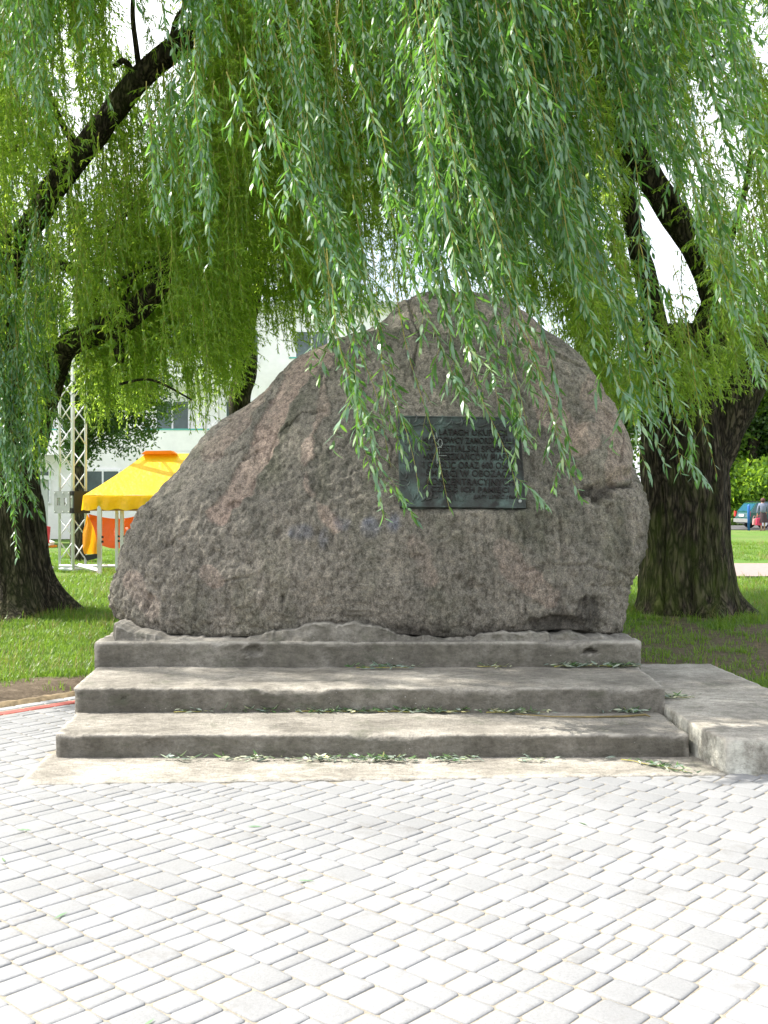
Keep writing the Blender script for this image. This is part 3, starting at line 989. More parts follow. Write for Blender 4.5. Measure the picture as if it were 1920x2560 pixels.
def build_plaque():
    w, h = 314 / F * 8.25, 246 / F * 8.25 * 1.03
    BL = P(996, 1272, 8.12)
    TL = P(1008, 1036, 8.44)
    cx = P(1151, 1272, 8.12).x
    up = (TL - BL)
    ang = math.atan2(up.y, up.z)
    from mathutils.bvhtree import BVHTree
    bvh = BVHTree.FromPolygons([v.co for v in boulder.data.vertices], [tuple(p.vertices) for p in boulder.data.polygons])
    A, bb = [], []
    for ix in range(9):
        for iz in range(9):
            px, py = 1010 + 290 * ix / 8, 1045 + 220 * iz / 8
            hit = bvh.ray_cast(Vector((0, 0, CH)), (P(px, py, 8) - Vector((0, 0, CH))).normalized())[0]
            if hit:
                A.append((1, hit.x, hit.z)); bb.append(hit.y)
    A, bb = np.array(A), np.array(bb)
    k0, kx, kz = np.linalg.lstsq(A, bb, rcond=None)[0]
    off = float(np.min(bb - A @ np.array([k0, kx, kz])))
    c = P(1152, 1156, 8.2)
    for _ in range(6):
        c = P(1152, 1156, k0 + kx * c.x + kz * c.z + max(off, -0.045) + 0.0)
    pq = empty('plaque', c)
    pq.rotation_euler = (-math.atan(kz), math.radians(0.6), math.atan(kx))
    tag(pq, 'dark green bronze memorial plaque with raised inscription fixed on the boulder', 'plaque')
    # plate with a slightly uneven sheet
    nx, nz = 60, 48
    V, Fc = [], []
    r = np.random.RandomState(3)
    for k in range(nz + 1):
        for i in range(nx + 1):
            x, z = (i / nx - .5) * w, (k / nz - .5) * h
            y = -0.02 + 0.0025 * float(noise3(np.array([[x, 0, z]]), 9, 3)[0])
            V.append((x, y, z))
    for k in range(nz):
        for i in range(nx):
            a = k * (nx + 1) + i
            Fc.append((a, a + 1, a + nx + 2, a + nx + 1))
    b = len(V)
    ring = [(-w/2, -h/2), (w/2, -h/2), (w/2, h/2), (-w/2, h/2)]
    for x, z in ring: V.append((x, 0.16, z))
    c4 = [0, nx, (nz + 1) * (nx + 1) - 1, nz * (nx + 1)]
    for k in range(4):
        k2 = (k + 1) % 4
        Fc.append((c4[k], b + k, b + k2, c4[k2]))
    obj('plate', mesh_from('plate', V, Fc, M['bronze']), pq)
    mb = MB()
    t = 0.010
    for (x0, x1, z0, z1) in ((-w/2, w/2, h/2 - t, h/2), (-w/2, w/2, -h/2, -h/2 + t), (-w/2, -w/2 + t, -h/2 + t, h/2 - t), (w/2 - t, w/2, -h/2 + t, h/2 - t)):
        mb.box(x0, x1, -0.027, -0.016, z0, z1)
    mb.build('rim', M['bronze'], pq)
    lines = [('W LATACH OKUPACJI', 0.262, 0.060, 0.64), ('HITLEROWCY ZAMORDOWALI', 0.188, 0.058, 0.74), ('W BESTIALSKI SPOSÓB', 0.114, 0.060, 0.70), ('400 MIESZKAŃCÓW MIASTA', 0.042, 0.062, 0.74),
             ('I OKOLIC ORAZ 600 OSÓB', -0.032, 0.062, 0.74), ('ŚMIERCI W OBOZACH', -0.104, 0.062, 0.70), ('KONCENTRACYJNYCH', -0.178, 0.062, 0.70), ('CZEŚĆ ICH PAMIĘCI', -0.246, 0.050, 0.62)]
    for txt, z, size, width in lines:
        cu = bpy.data.curves.new('inscription', 'FONT')
        cu.body = txt
        cu.size = size * 1.28
        cu.extrude = 0.006
        cu.align_x = 'CENTER'
        cu.space_character = 1.05
        cu.offset = 0.0004
        cu.materials.append(M['bronze_text'])
        o = obj('inscription', cu, pq, (0.065, -0.024, z - size * 0.5), (math.radians(90), 0, 0))
        bpy.context.view_layer.update()
        wd = max(o.dimensions.x, 0.01)
        to_mesh(o).scale = (width / wd, 1, 1)
    cu = bpy.data.curves.new('date_line', 'FONT')
    cu.body = 'ŁAPY LIPIEC 1966'
    cu.size = 0.046
    cu.shear = 0.25
    cu.extrude = 0.004
    cu.align_x = 'RIGHT'
    cu.materials.append(M['bronze_text'])
    o = obj('inscription', cu, pq, (0.43, -0.024, -0.325), (math.radians(90), 0, 0))
    bpy.context.view_layer.update()
    wd = max(o.dimensions.x, 0.01)
    to_mesh(o).scale = (0.34 / wd, 1, 1)
    # ornamental leaf relief up the left side, along the top and at the foot
    mb = MB()
    rr = random.Random(8)
    def sprig(x, z, a, L):
        pts = []
        for i in range(6):
            t = i / 5
            aa = a + 0.9 * t
            pts.append(Vector((x + L * t * math.cos(aa), -0.023, z + L * t * math.sin(aa))))
        mb.tube(pts, [0.003, 0.007, 0.009, 0.008, 0.005, 0.001], 6)
    for k in range(26):
        sprig(-w/2 + 0.03 + rr.random() * 0.10, -h/2 + 0.04 + k * 0.028, rr.uniform(0.2, 2.2), rr.uniform(0.05, 0.10))
    for k in range(22):
        sprig(-w/2 + 0.10 + k * 0.036, h/2 - 0.075 + rr.uniform(-.015, .02), rr.uniform(-0.6, 0.6), rr.uniform(0.05, 0.10))
    for k in range(12):
        sprig(-w/2 + 0.10 + k * 0.034, -h/2 + 0.05 + rr.uniform(-.01, .03), rr.uniform(-0.4, 1.0), rr.uniform(0.05, 0.09))
    tag(mb.build('leaf_relief', M['bronze'], pq, True), kind='stuff')
    # worn bright edges of the old lettering column
    mb = MB()
    def bar(x0, z0, x1, z1, wd=0.0028):
        mb.tube([(x0, -0.0285, z0), (x1, -0.0285, z1)], wd, 5)
    X0 = -0.165
    bar(X0 - .045, .20, X0 - .045, .225); bar(X0 - .055, .195, X0 - .035, .195)
    bar(X0 - .03, .25, X0 - .022, .20)
    prev = None
    for i in range(17):
        a = 2 * math.pi * i / 16
        p = (X0 + 0.017 * math.cos(a), 0.158 + 0.034 * math.sin(a))
        if prev: bar(prev[0], prev[1], p[0], p[1])
        prev = p
    bar(X0 - .022, .118, X0 - .022, .052); bar(X0 - .022, .118, X0 + .012, .118); bar(X0 - .008, .106, X0 - .008, .060, .002)
    bar(X0 - .03, .044, X0 - .03, -.018); bar(X0 - .03, .044, X0 + .05, .044); bar(X0 - .008, .03, X0 - .008, -.016, .002); bar(X0 - .036, -.022, X0 - .022, -.022); bar(X0 - .014, -.022, X0, -.022)
    mb.build('chalk_mark', M['chalk'], pq)
    mb = MB()
    mb.tube([(0.455, -0.02, -0.345), (0.455, -0.034, -0.345)], [0.014, 0.012], 12)
    mb.build('bolt', M['chalk'], pq)
    return pq
build_plaque()

# ---------------------------------------------------------------- tree makers
def trunk_mesh(pts, rad, mat, name, seed=0, nseg=40, step=0.05, ridge=0.035, flare=None):
    """pts: world points, rad: radii; a bark-ridged tapering tube"""
    pts = [Vector(p) for p in pts]
    # smooth resample (Catmull-Rom)
    P_, R_ = [], []
    n = len(pts)
    for i in range(n - 1):
        p0, p1, p2, p3 = pts[max(i-1, 0)], pts[i], pts[i+1], pts[min(i+2, n-1)]
        k = max(2, int((p2 - p1).length / step))
        for j in range(k):
            t = j / k
            t2, t3 = t * t, t * t * t
            P_.append(0.5 * ((2 * p1) + (p2 - p0) * t + (2*p0 - 5*p1 + 4*p2 - p3) * t2 + (3*p1 - p0 - 3*p2 + p3) * t3))
            tt = t * t * (3 - 2 * t)
            R_.append(rad[i] * (1 - tt) + rad[i+1] * tt)
    P_.append(pts[-1]); R_.append(rad[-1])
    m = len(P_)
    V = np.zeros((m, nseg, 3))
    dd = (P_[1] - P_[0]).normalized()
    s = dd.cross(Vector((0, 1, 0)) if abs(dd.y) < 0.9 else Vector((1, 0, 0))).normalized()
    th = np.linspace(0, 2 * np.pi, nseg, endpoint=False)
    ct, st = np.cos(th), np.sin(th)
    L = 0
    prof = np.zeros((m, nseg, 3))
    for i in range(m):
        if i < m - 1:
            dd = (P_[i+1] - P_[i]).normalized()
        if i > 0: L += (P_[i] - P_[i-1]).length
        s = (s - dd * s.dot(dd)).normalized()
        t = dd.cross(s)
        r = R_[i]
        q = np.stack([ct * 1.0 * max(r, 0.1) / 0.4, st * 1.0 * max(r, 0.1) / 0.4, np.full(nseg, L * 0.28)], -1)
        q = q + 0.12 * np.stack([noise3(q, 2.0, seed + 40), noise3(q, 2.0, seed + 41), noise3(q, 2.0, seed + 42)], -1)
        dsp = ridge * (1.3 * (0.40 - smooth(0.0, 0.42, 0.42 - np.abs(noise3(q + seed, 2.7, seed)) * 1.6)) + 0.45 * noise3(q + seed, 6.5, seed + 1) + 0.3 * noise3(q * np.array([1, 1, 3.0]), 5.0, seed + 3)) * min(1.0, r / 0.3)
        dsp += r * 0.10 * noise3(np.stack([ct, st, np.full(nseg, L * 0.6)], -1), 1.0, seed + 5)
        rr = r + dsp
        if flare is not None:
            fz = max(0.0, 1 - P_[i].z / flare[0])
            lob = 0.5 + 0.5 * np.cos(th * flare[2] + seed) + 0.35 * np.cos(th * (flare[2] + 2) + 1.3 * seed)
            rr = rr + flare[1] * (fz ** 2.2) * (0.35 + 0.65 * lob)
        base_ = np.array(P_[i])
        V[i] = base_ + rr[:, None] * (ct[:, None] * np.array(s) + st[:, None] * np.array(t))
    idx = np.arange(m * nseg).reshape(m, nseg)
    r1 = np.roll(idx, -1, 1)
    f = np.stack([idx[:-1], r1[:-1], r1[1:], idx[1:]], -1).reshape(-1, 4).tolist()
    f.append(list(idx[-1])[::1])
    me = bpy.data.meshes.new(name)
    me.from_pydata(V.reshape(-1, 3).tolist(), [], f)
    me.materials.append(mat)
    me.polygons.foreach_set('use_smooth', [True] * len(me.polygons))
    return me

def bough(name, parent, pts, rad, mat, seed, nseg=20, ridge=0.03, step=0.06, flare=None):
    me = trunk_mesh(pts, rad, mat, name, seed, nseg, step, ridge, flare)
    o = obj(name, me)
    o.parent = parent
    o.matrix_parent_inverse = Matrix.Translation(-parent.location)
    return o

def leaf_verts(base, d, up, L, W, curl, r):
    """a narrow curved leaf: 8 vertices, 6 triangles"""
    side = d.cross(up)
    if side.length < 1e-4: side = Vector((1, 0, 0))
    side.normalize()
    nn = side.cross(d).normalized()
    tw = r.uniform(-0.6, 0.6)
    pts = []
    for t, w in ((0.0, 0.12), (0.35, 1.0), (0.70, 0.72)):
        c = base + d * (L * t) - nn * (curl * L * t * t) + side * (tw * 0.05 * L * t)
        s2 = (side * math.cos(tw * t) + nn * math.sin(tw * t)) * (W * 0.5 * w)
        pts += [c - s2, c + s2]
    pts.append(base + d * L - nn * (curl * L))
    return pts, [(0, 2, 3, 1), (2, 4, 5, 3), (4, 6, 5)]

def strand_mesh(L, seed, mats, leaf_len=0.085, leaf_w=0.0125, gap=0.021, sway=0.10, shoots=True, bare=0.0, bushy=False):
    """a hanging willow withe with its leaves; returns mesh and tip offset"""
    r = random.Random(seed)
    V, Fc, MI, T = [], [], [], []
    def withe(p0, d0, L, rad0, drift, dens, ll):
        pts = []
        n = max(4, int(L / 0.08))
        p = p0.copy()
        d = d0.copy()
        w1, w2 = r.uniform(0, 6), r.uniform(0, 6)
        for i in range(n + 1):
            pts.append(p.copy())
            t = i / n
            d = (d + Vector((0.05 * math.sin(3 * t * 3 + w1) + drift * 0.10, 0.05 * math.cos(2.6 * t * 3 + w2), -0.14))).normalized()
            p = p + d * (L / n)
        b = len(V)
        ns = 3
        for i, q in enumerate(pts):
            rr = rad0 * (1 - 0.7 * i / n)
            for k in range(ns):
                a = 2 * math.pi * k / ns
                V.append(q + Vector((math.cos(a) * rr, math.sin(a) * rr, 0)))
                T.append(0.5)
        for i in range(n):
            for k in range(ns):
                a, c = b + i * ns + k, b + i * ns + (k + 1) % ns
                Fc.append((a, c, c + ns, a + ns)); MI.append(1)
        # leaves
        s = 0.03 + bare * L
        ph = r.uniform(0, 6.28)
        while s < L:
            t = s / L
            fi = t * n
            i = min(int(fi), n - 1)
            q = pts[i].lerp(pts[i+1], fi - i)
            ax = (pts[i+1] - pts[i]).normalized()
            ph += 2.4 + r.uniform(-0.5, 0.5)
            rad = Vector((math.cos(ph), math.sin(ph), 0))
            sp = r.triangular(0.15, 1.5, 0.55)
            d = (ax * math.cos(sp) + rad * math.sin(sp) + Vector((0, 0, -0.14))).normalized()
            l = ll * r.uniform(0.6, 1.2) * (1.0 if t < 0.85 else 0.75)
            pts2, fs = leaf_verts(q, d, (Vector((0, 0, 1)) + rad * r.uniform(-.6, .9)).normalized(), l, leaf_w * r.uniform(0.8, 1.25), r.uniform(-0.15, 0.50), r)
            b = len(V)
            V.extend(pts2)
            tone = min(0.94, max(0, r.gauss(0.48, 0.27)))
            if r.random() < 0.0007: tone = 1.0
            T.extend([tone] * 7)
            for f_ in fs:
                Fc.append(tuple(b + k for k in f_)); MI.append(0)
            s += gap * r.uniform(0.6, 1.4) / dens
        return pts
    main = withe(Vector((0, 0, 0)), Vector((r.uniform(-.15, .15), r.uniform(-.15, .15), -1)).normalized(), L, 0.0042, sway, 1.0, leaf_len)
    if shoots:
        for k in range(int(L * (4.5 if bushy else 2.6))):
            i = r.randint(1, len(main) - 3)
            a = r.uniform(0, 6.28)
            l = r.uniform(0.12, 0.46)
            withe(main[i], Vector((math.cos(a) * (0.9 if bushy else 0.6), math.sin(a) * (0.9 if bushy else 0.6), 0.1 if bushy else -0.6)).normalized(), l, 0.0016, sway, 1.1, leaf_len * 0.85)
    me = mesh_from('withe', V, Fc)
    for m in mats: me.materials.append(m)
    me.polygons.foreach_set('material_index', MI)
    me.polygons.foreach_set('use_smooth', [True] * len(me.polygons))
    a = me.attributes.new('tone', 'FLOAT', 'POINT')
    a.data.foreach_set('value', T)
    return me, main[-1].copy()

NEAR, FARS = {}, {}
for L in (1.0, 1.7, 2.4):
    NEAR[L] = [strand_mesh(L, int(L * 100) + k, [M['leaf'], M['twig']], 0.122, 0.0205, 0.024, 0.10 + 0.05 * k) for k in range(4)]
for L in (0.9, 1.5, 2.2):
    FARS[L] = [strand_mesh(L, int(L * 100) + 50 + k, [M['leaf_far_backlit'], M['twig']], 0.092, 0.0165, 0.021, 0.05 + 0.04 * k, True, 0.0, True) for k in range(4)]
BARE = [strand_mesh(1.6, 900 + k, [M['leaf'], M['twig']], 0.09, 0.015, 0.05, 0.15, k == 0, 0.2) for k in range(2)]

def scatter(name, parent, protos, P3, ROT, SCL, IDX):
    """one geometry-node object that puts prototypes on points; the prototypes live in a collection of their own"""
    hid = bpy.data.collections.new(name + '_pieces')
    for i, me in enumerate(protos):
        o = bpy.data.objects.new('%s_piece_%02d' % (name, i), me)
        hid.objects.link(o)
    me = bpy.data.meshes.new(name)
    me.vertices.add(len(P3))
    me.vertices.foreach_set('co', np.asarray(P3, dtype=np.float32).reshape(-1))
    a = me.attributes.new('rot', 'FLOAT_VECTOR', 'POINT'); a.data.foreach_set('vector', np.asarray(ROT, dtype=np.float32).reshape(-1))
    a = me.attributes.new('scl', 'FLOAT_VECTOR', 'POINT'); a.data.foreach_set('vector', np.asarray(SCL, dtype=np.float32).reshape(-1))
    a = me.attributes.new('pick', 'INT', 'POINT'); a.data.foreach_set('value', np.asarray(IDX, dtype=np.int32))
    ng = bpy.data.node_groups.new(name, 'GeometryNodeTree')
    ng.interface.new_socket('Geometry', in_out='INPUT', socket_type='NodeSocketGeometry')
    ng.interface.new_socket('Geometry', in_out='OUTPUT', socket_type='NodeSocketGeometry')
    gi, go = ng.nodes.new('NodeGroupInput'), ng.nodes.new('NodeGroupOutput')
    ci = ng.nodes.new('GeometryNodeCollectionInfo')
    ci.inputs['Collection'].default_value = hid
    ci.inputs['Separate Children'].default_value = True
    ci.inputs['Reset Children'].default_value = True
    iop = ng.nodes.new('GeometryNodeInstanceOnPoints')
    iop.inputs['Pick Instance'].default_value = True
    def na(nm, t):
        x = ng.nodes.new('GeometryNodeInputNamedAttribute')
        x.data_type = t
        x.inputs['Name'].default_value = nm
        return x.outputs[0]
    e2r = ng.nodes.new('FunctionNodeEulerToRotation')
    L = ng.links
    L.new(na('rot', 'FLOAT_VECTOR'), e2r.inputs[0])
    L.new(gi.outputs[0], iop.inputs['Points'])
    L.new(ci.outputs[0], iop.inputs['Instance'])
    L.new(e2r.outputs[0], iop.inputs['Rotation'])
    L.new(na('scl', 'FLOAT_VECTOR'), iop.inputs['Scale'])
    L.new(na('pick', 'INT'), iop.inputs['Instance Index'])
    L.new(iop.outputs[0], go.inputs[0])
    o = bpy.data.objects.new(name, me)
    link(o)
    if parent is not None:
        o.parent = parent
        o.matrix_parent_inverse = Matrix.Translation(-parent.location)
    md = o.modifiers.new('scatter', 'NODES')
    md.node_group = ng
    return o

# openings in the leafage where the sky or the building shows (print pixels): x, y, rx, ry, how open
GAPS = [(325, 35, 95, 50, 0.93), (620, 745, 52, 42, 0.95), (830, 555, 34, 70, 0.5), (885, 640, 60, 22, 0.5), (1425, 470, 46, 130, 0.97), (1400, 560, 45, 90, 0.9), (1500, 640, 50, 40, 0.7),
        (1560, 250, 70, 160, 0.22), (1640, 30, 40, 60, 0.8), (410, 810, 45, 40, 0.5), (385, 890, 40, 40, 0.6), (150, 650, 16, 60, 0.6), (150, 980, 26, 100, 0.98),
        (1300, 480, 24, 60, 0.5), (1150, 480, 22, 70, 0.4), (1340, 740, 30, 60, 0.4), (1610, 480, 50, 120, 0.15), (1500, 420, 40, 120, 0.25), (760, 160, 40, 16, 0.4), (1080, 300, 14, 60, 0.3), (820, 640, 24, 50, 0.3), (960, 560, 60, 60, 0.2), (160, 210, 40, 14, 0.7), (880, 480, 60, 30, 0.5), (560, 640, 30, 20, 0.4), (330, 985, 60, 30, 0.9)]
ARMS = [[(20, 520), (65, 480), (120, 400), (200, 300), (300, 170), (415, 75)], [(115, 800), (145, 750), (200, 725), (260, 695), (350, 615)], [(1540, 640), (1463, 480), (1417, 406), (1338, 260)], [(1420, 850), (1390, 620), (1365, 480)], [(525, 850), (530, 720), (565, 530), (610, 400)], [(20, 950), (30, 700), (25, 560)]]
def open_at(p):
    """how open the leafage is round a world point"""
    sx = (p.x / p.y * F + 960) / 1.1573
    sy = (HZ - (p.z - CH) / p.y * F) / 1.1573
    o = 0
    for gx, gy, rx, ry, k in GAPS:
        e = ((sx - gx) / rx) ** 2 + ((sy - gy) / ry) ** 2
        if e < 1: o = max(o, k)
    if p.y < 13.6 or (460 < sx < 640 and p.y < 18.2):
        for li, ln in enumerate(ARMS):
            for (x0, y0), (x1, y1) in zip(ln[:-1], ln[1:]):
                dx, dy = x1 - x0, y1 - y0
                t = min(1, max(0, ((sx - x0) * dx + (sy - y0) * dy) / (dx * dx + dy * dy)))
                if math.hypot(sx - x0 - t * dx, sy - y0 - t * dy) < (26 if li < 2 or li == 5 else 20): o = max(o, 0.7 if li == 0 else 0.5 if li in (1, 5) else 0.35)
    return o

def hang(tip, protos, r, lean=0.0, lscale=1.0, gaps=True):
    """place a withe so that its tip ends at the given point"""
    Lk = r.choice(list(protos.keys()))
    k = r.randrange(len(protos[Lk]))
    me, off = protos[Lk][k]
    sz = r.uniform(0.9, 1.15) * lscale
    rot = Euler((r.uniform(-.08, .08), -lean + r.uniform(-.06, .06), r.uniform(-0.9, 0.9)), 'XYZ')
    # lean first about the world y axis, after a turn about the withe's own axis
    R = Matrix.Rotation(-lean + r.uniform(-.05, .05), 3, 'Y') @ Matrix.Rotation(r.uniform(-.07, .07), 3, 'X') @ Matrix.Rotation(r.uniform(-1.0, 1.0), 3, 'Z')
    o2 = R @ (off * sz)
    top = tip - o2
    if gaps:
        for t in (k / 17 for k in range(18)):
            if r.random() < 0.75 * open_at(top.lerp(tip, t)): return None
    e = R.to_euler('XYZ')
    return (top, e, sz, Lk, k, me)

def fill(protos, n, zx, Y, low, seed, lean=lambda sx: 0.05, top=-350, lowbias=0.5, gaps=True, clump=0):
    """withes whose tips lie between the lower outline low(sx) and a row above the frame"""
    r = random.Random(seed)
    cl = [(r.uniform(*zx), r.uniform(*Y), r.uniform(0.75, 1.0)) for _ in range(clump)]
    out = []
    guard = 0
    while len(out) < n and guard < n * 6:
        guard += 1
        sx = r.uniform(*zx)
        y = r.uniform(*Y)
        lo = low(sx)
        if cl:
            c = r.choice(cl)
            sx, y = c[0] + r.gauss(0, 9), c[1] + r.gauss(0, 0.10)
            lo = top + (low(c[0]) - top) * c[2]
        u = r.random() ** (1.0 / (1.0 + lowbias)) if lowbias > 0 else r.random()
        sy = top + (lo - top) * u
        tip = PZ(sx, sy, y)
        h = hang(tip, protos, r, lean(sx), gaps=gaps)
        if h: out.append(h)
    return out

def curve(pts):
    xs, ys = [p[0] for p in pts], [p[1] for p in pts]
    return lambda x: float(np.interp(x, xs, ys)) 

def order(protos):
    flat, index = [], {}
    for L in protos:
        for k, (me, off) in enumerate(protos[L]):
            index[(L, k)] = len(flat)
            flat.append(me)
    return flat, index

def put_withes(tree, items, protos, name='foliage', singles=0):
    """the first `singles` as parts of their own, the rest as one part"""
    flat, index = order(protos)
    items = sorted(items, key=lambda h: h[0].y)
    for top, e, sz, L, k, me in items[:singles]:
        o = obj('hanging_branch', me)
        o.parent = tree
        o.location = top - tree.location
        o.rotation_euler = e
        o.scale = (sz,) * 3
    rest = items[singles:]
    if rest:
        o = scatter(name, tree, flat, [tuple(h[0]) for h in rest], [tuple(h[1]) for h in rest], [(h[2],) * 3 for h in rest], [index[(h[3], h[4])] for h in rest])
        tag(o, kind='stuff')

# ---------------------------------------------------------------- left willow
LT = empty('willow_tree', (-5.1, 14.1, 0))
tag(LT, 'old leaning willow with dark trunk at the left edge beside the yellow tent', 'tree')
bough('trunk', LT, [(-5.05, 14.1, -0.15), (-5.08, 14.1, 0.5), (-5.15, 14.1, 1.4), (-5.22, 14.12, 2.4), (-5.26, 14.15, 3.4), (-5.28, 14.1, 4.3), P(30, 640, 14.1)], [0.60, 0.56, 0.55, 0.48, 0.36, 0.27, 0.22], M['bark'], 2, 150, 0.035, 0.075, flare=(0.9, 0.42, 3))
def limb(tree, pxpts, rads, Y0, Y1, mat, seed, name='limb', nseg=20):
    n = len(pxpts)
    pts = [P(x, y, Y0 + (Y1 - Y0) * i / (n - 1)) for i, (x, y) in enumerate(pxpts)]
    return bough(name, tree, pts, rads, mat, seed, nseg)
limb(LT, [(20, 690), (35, 610), (80, 560), (140, 463), (232, 347), (347, 197), (480, 85), (560, 0), (640, -160), (700, -400)], [.24, .21, .16, .155, .155, .15, .14, .13, .11, .06], 14.1, 12.6, M['bark'], 5)
limb(LT, [(40, 655), (90, 650), (130, 655), (186, 672)], [.13, .11, .09, .05], 14.0, 13.7, M['bark'], 6)
limb(LT, [(60, 1130), (105, 1010), (135, 930), (165, 868), (230, 835), (300, 805), (350, 770), (400, 712), (425, 650), (470, 560), (490, 400)], [.26, .20, .16, .15, .155, .155, .15, .135, .11, .07, .03], 14.1, 13.2, M['bark'], 7)
limb(LT, [(278, 835), (296, 870), (300, 905)], [.10, .075, .05], 13.75, 13.65, M['bark'], 8)
limb(LT, [(160, 862), (145, 858), (150, 880)], [.06, .055, .05], 13.9, 13.8, M['bark'], 9)
limb(LT, [(40, 640), (-40, 500), (-60, 300), (-40, 60), (20, -200)], [.18, .16, .14, .11, .06], 14.1, 14.2, M['bark'], 10)
limb(LT, [(425, 150), (440, 60), (470, 0), (480, -80)], [.06, .045, .03, .02], 13.0, 12.8, M['bark'], 11, 'branch', 10)
limb(LT, [(330, 185), (310, 150), (290, 165), (285, 160)], [.05, .04, .03, .02], 13.2, 13.1, M['bark'], 12, 'branch', 10)
limb(LT, [(352, 192), (342, 130), (332, 40), (335, -60)], [.045, .035, .03, .02], 13.2, 13.1, M['bark'], 13, 'branch', 10)
limb(LT, [(150, 450), (100, 340), (20, 380), (-40, 420)], [.07, .06, .05, .03], 13.8, 13.4, M['bark'], 14, 'branch', 10)
limb(LT, [(205, 385), (160, 320), (120, 220)], [.05, .04, .02], 13.6, 13.2, M['bark'], 15, 'branch', 10)
limb(LT, [(240, 590), (290, 560), (340, 510)], [.04, .03, .015], 13.6, 13.2, M['bark'], 16, 'branch', 10)
limb(LT, [(460, 720), (450, 560), (442, 440), (430, 330), (420, 230)], [.07, .065, .055, .05, .03], 14.6, 14.4, M['bark'], 17, 'branch', 12)
limb(LT, [(230, 760), (300, 700), (400, 660)], [.03, .025, .012], 13.5, 13.2, M['bark'], 18, 'branch', 8)
limb(LT, [(300, 790), (330, 700), (390, 640)], [.025, .02, .01], 13.5, 13.3, M['bark'], 19, 'branch', 8)
limb(LT, [(300, 960), (380, 950), (480, 1000)], [.02, .018, .01], 13.4, 13.0, M['bark'], 23, 'branch', 8)

# ---------------------------------------------------------------- right willow
RT = empty('willow_tree', (4.05, 13.9, 0))
tag(RT, 'broad old willow with mossy ridged trunk right of the boulder', 'tree')
bough('trunk', RT, [(4.10, 13.9, -0.15), (4.06, 13.9, 0.4), (4.06, 13.9, 1.2), (4.03, 13.9, 2.0), (3.96, 13.9, 2.7), (3.98, 13.95, 3.3), (4.1, 14.0, 3.9)], [0.66, 0.60, 0.56, 0.56, 0.52, 0.40, 0.28], M['bark_green'], 4, 170, 0.035, 0.075, flare=(0.6, 0.22, 5))
limb(RT, [(1735, 1200), (1780, 1110), (1825, 1040), (1862, 975), (1905, 890), (1960, 760), (2000, 560), (1990, 300), (1960, 0)], [.36, .33, .27, .24, .22, .20, .17, .13, .08], 13.9, 13.2, M['bark'], 21, nseg=32)
limb(RT, [(1700, 1080), (1735, 940), (1775, 830), (1790, 735), (1745, 630), (1693, 555), (1640, 470), (1600, 400), (1548, 300), (1510, 180), (1490, 0), (1480, -200), (1440, -380)], [.36, .27, .22, .19, .175, .17, .165, .16, .15, .14, .13, .10, .06], 14.0, 12.8, M['bark'], 22, nseg=28)
limb(RT, [(1660, 1050), (1650, 930), (1640, 840), (1610, 680), (1580, 560), (1560, 400), (1500, 200)], [.26, .2, .17, .14, .12, .09, .05], 14.0, 14.5, M['bark'], 24, nseg=20)
limb(RT, [(1700, 560), (1690, 500), (1700, 460), (1690, 430)], [.06, .045, .03, .02], 13.3, 13.2, M['bark'], 25, 'branch', 10)
limb(RT, [(1560, 320), (1620, 240), (1700, 190), (1800, 130)], [.05, .04, .03, .015], 13.2, 12.6, M['bark'], 26, 'branch', 10)
limb(RT, [(1780, 700), (1840, 560), (1880, 380), (1900, 200)], [.05, .04, .03, .015], 13.2, 12.6, M['bark'], 27, 'branch', 10)
limb(RT, [(1500, 60), (1300, 130), (1120, 210), (960, 240)], [.07, .05, .035, .015], 13.2, 12.8, M['bark'], 28, 'branch', 10)
# the long boughs that carry the near curtains over the boulder, above the frame
bough('limb', RT, [P(1480, -180, 12.9), (2.9, 11.5, 8.9), (2.5, 9.5, 7.9), (2.0, 7.8, 6.7), (1.3, 6.7, 5.75), (0.6, 6.3, 5.5)], [.12, .12, .10, .075, .045, .02], M['bark'], 29, 14)
bough('limb', RT, [(2.5, 9.5, 7.9), (3.3, 8.2, 7.0), (3.6, 7.2, 6.0), (3.4, 6.6, 5.6)], [.08, .06, .04, .02], M['bark'], 30, 12)
bough('limb', LT, [P(560, 0, 12.9), (-2.0, 11.5, 9.2), (-1.7, 9.8, 8.4), (-1.2, 8.6, 7.4), (-0.6, 7.9, 6.6)], [.11, .10, .08, .05, .02], M['bark'], 31, 14)
bough('limb', LT, [(-2.0, 11.5, 9.2), (-2.8, 10.0, 8.6), (-3.2, 8.8, 7.4), (-3.1, 8.2, 6.6)], [.09, .07, .045, .02], M['bark'], 32, 12)

# ---------------------------------------------------------------- middle willow behind the boulder
MT = empty('willow_tree', (-2.55, 18.5, 0))
tag(MT, 'slender dark willow trunk standing behind the left shoulder of the boulder', 'tree')
bough('trunk', MT, [(-2.55, 18.5, -0.1), (-2.58, 18.5, 1.5), P(598, 1010, 18.5), P(612, 930, 18.5), P(606, 800, 18.5), P(655, 610, 18.4), P(700, 480, 18.3), P(715, 250, 18.2), P(700, 0, 18)], [.30, .22, .17, .18, .22, .17, .14, .10, .05], M['bark'], 33, 28, 0.08, 0.03)
limb(MT, [(610, 760), (640, 720), (680, 735), (760, 700)], [.09, .08, .06, .03], 18.4, 18.2, M['bark'], 34)
limb(MT, [(620, 720), (560, 620), (540, 500)], [.07, .05, .02], 18.4, 18.2, M['bark'], 35)
limb(MT, [(700, 480), (780, 420), (880, 260), (1000, 220)], [.07, .05, .03, .015], 18.2, 17.6, M['bark'], 36, 'branch', 10)

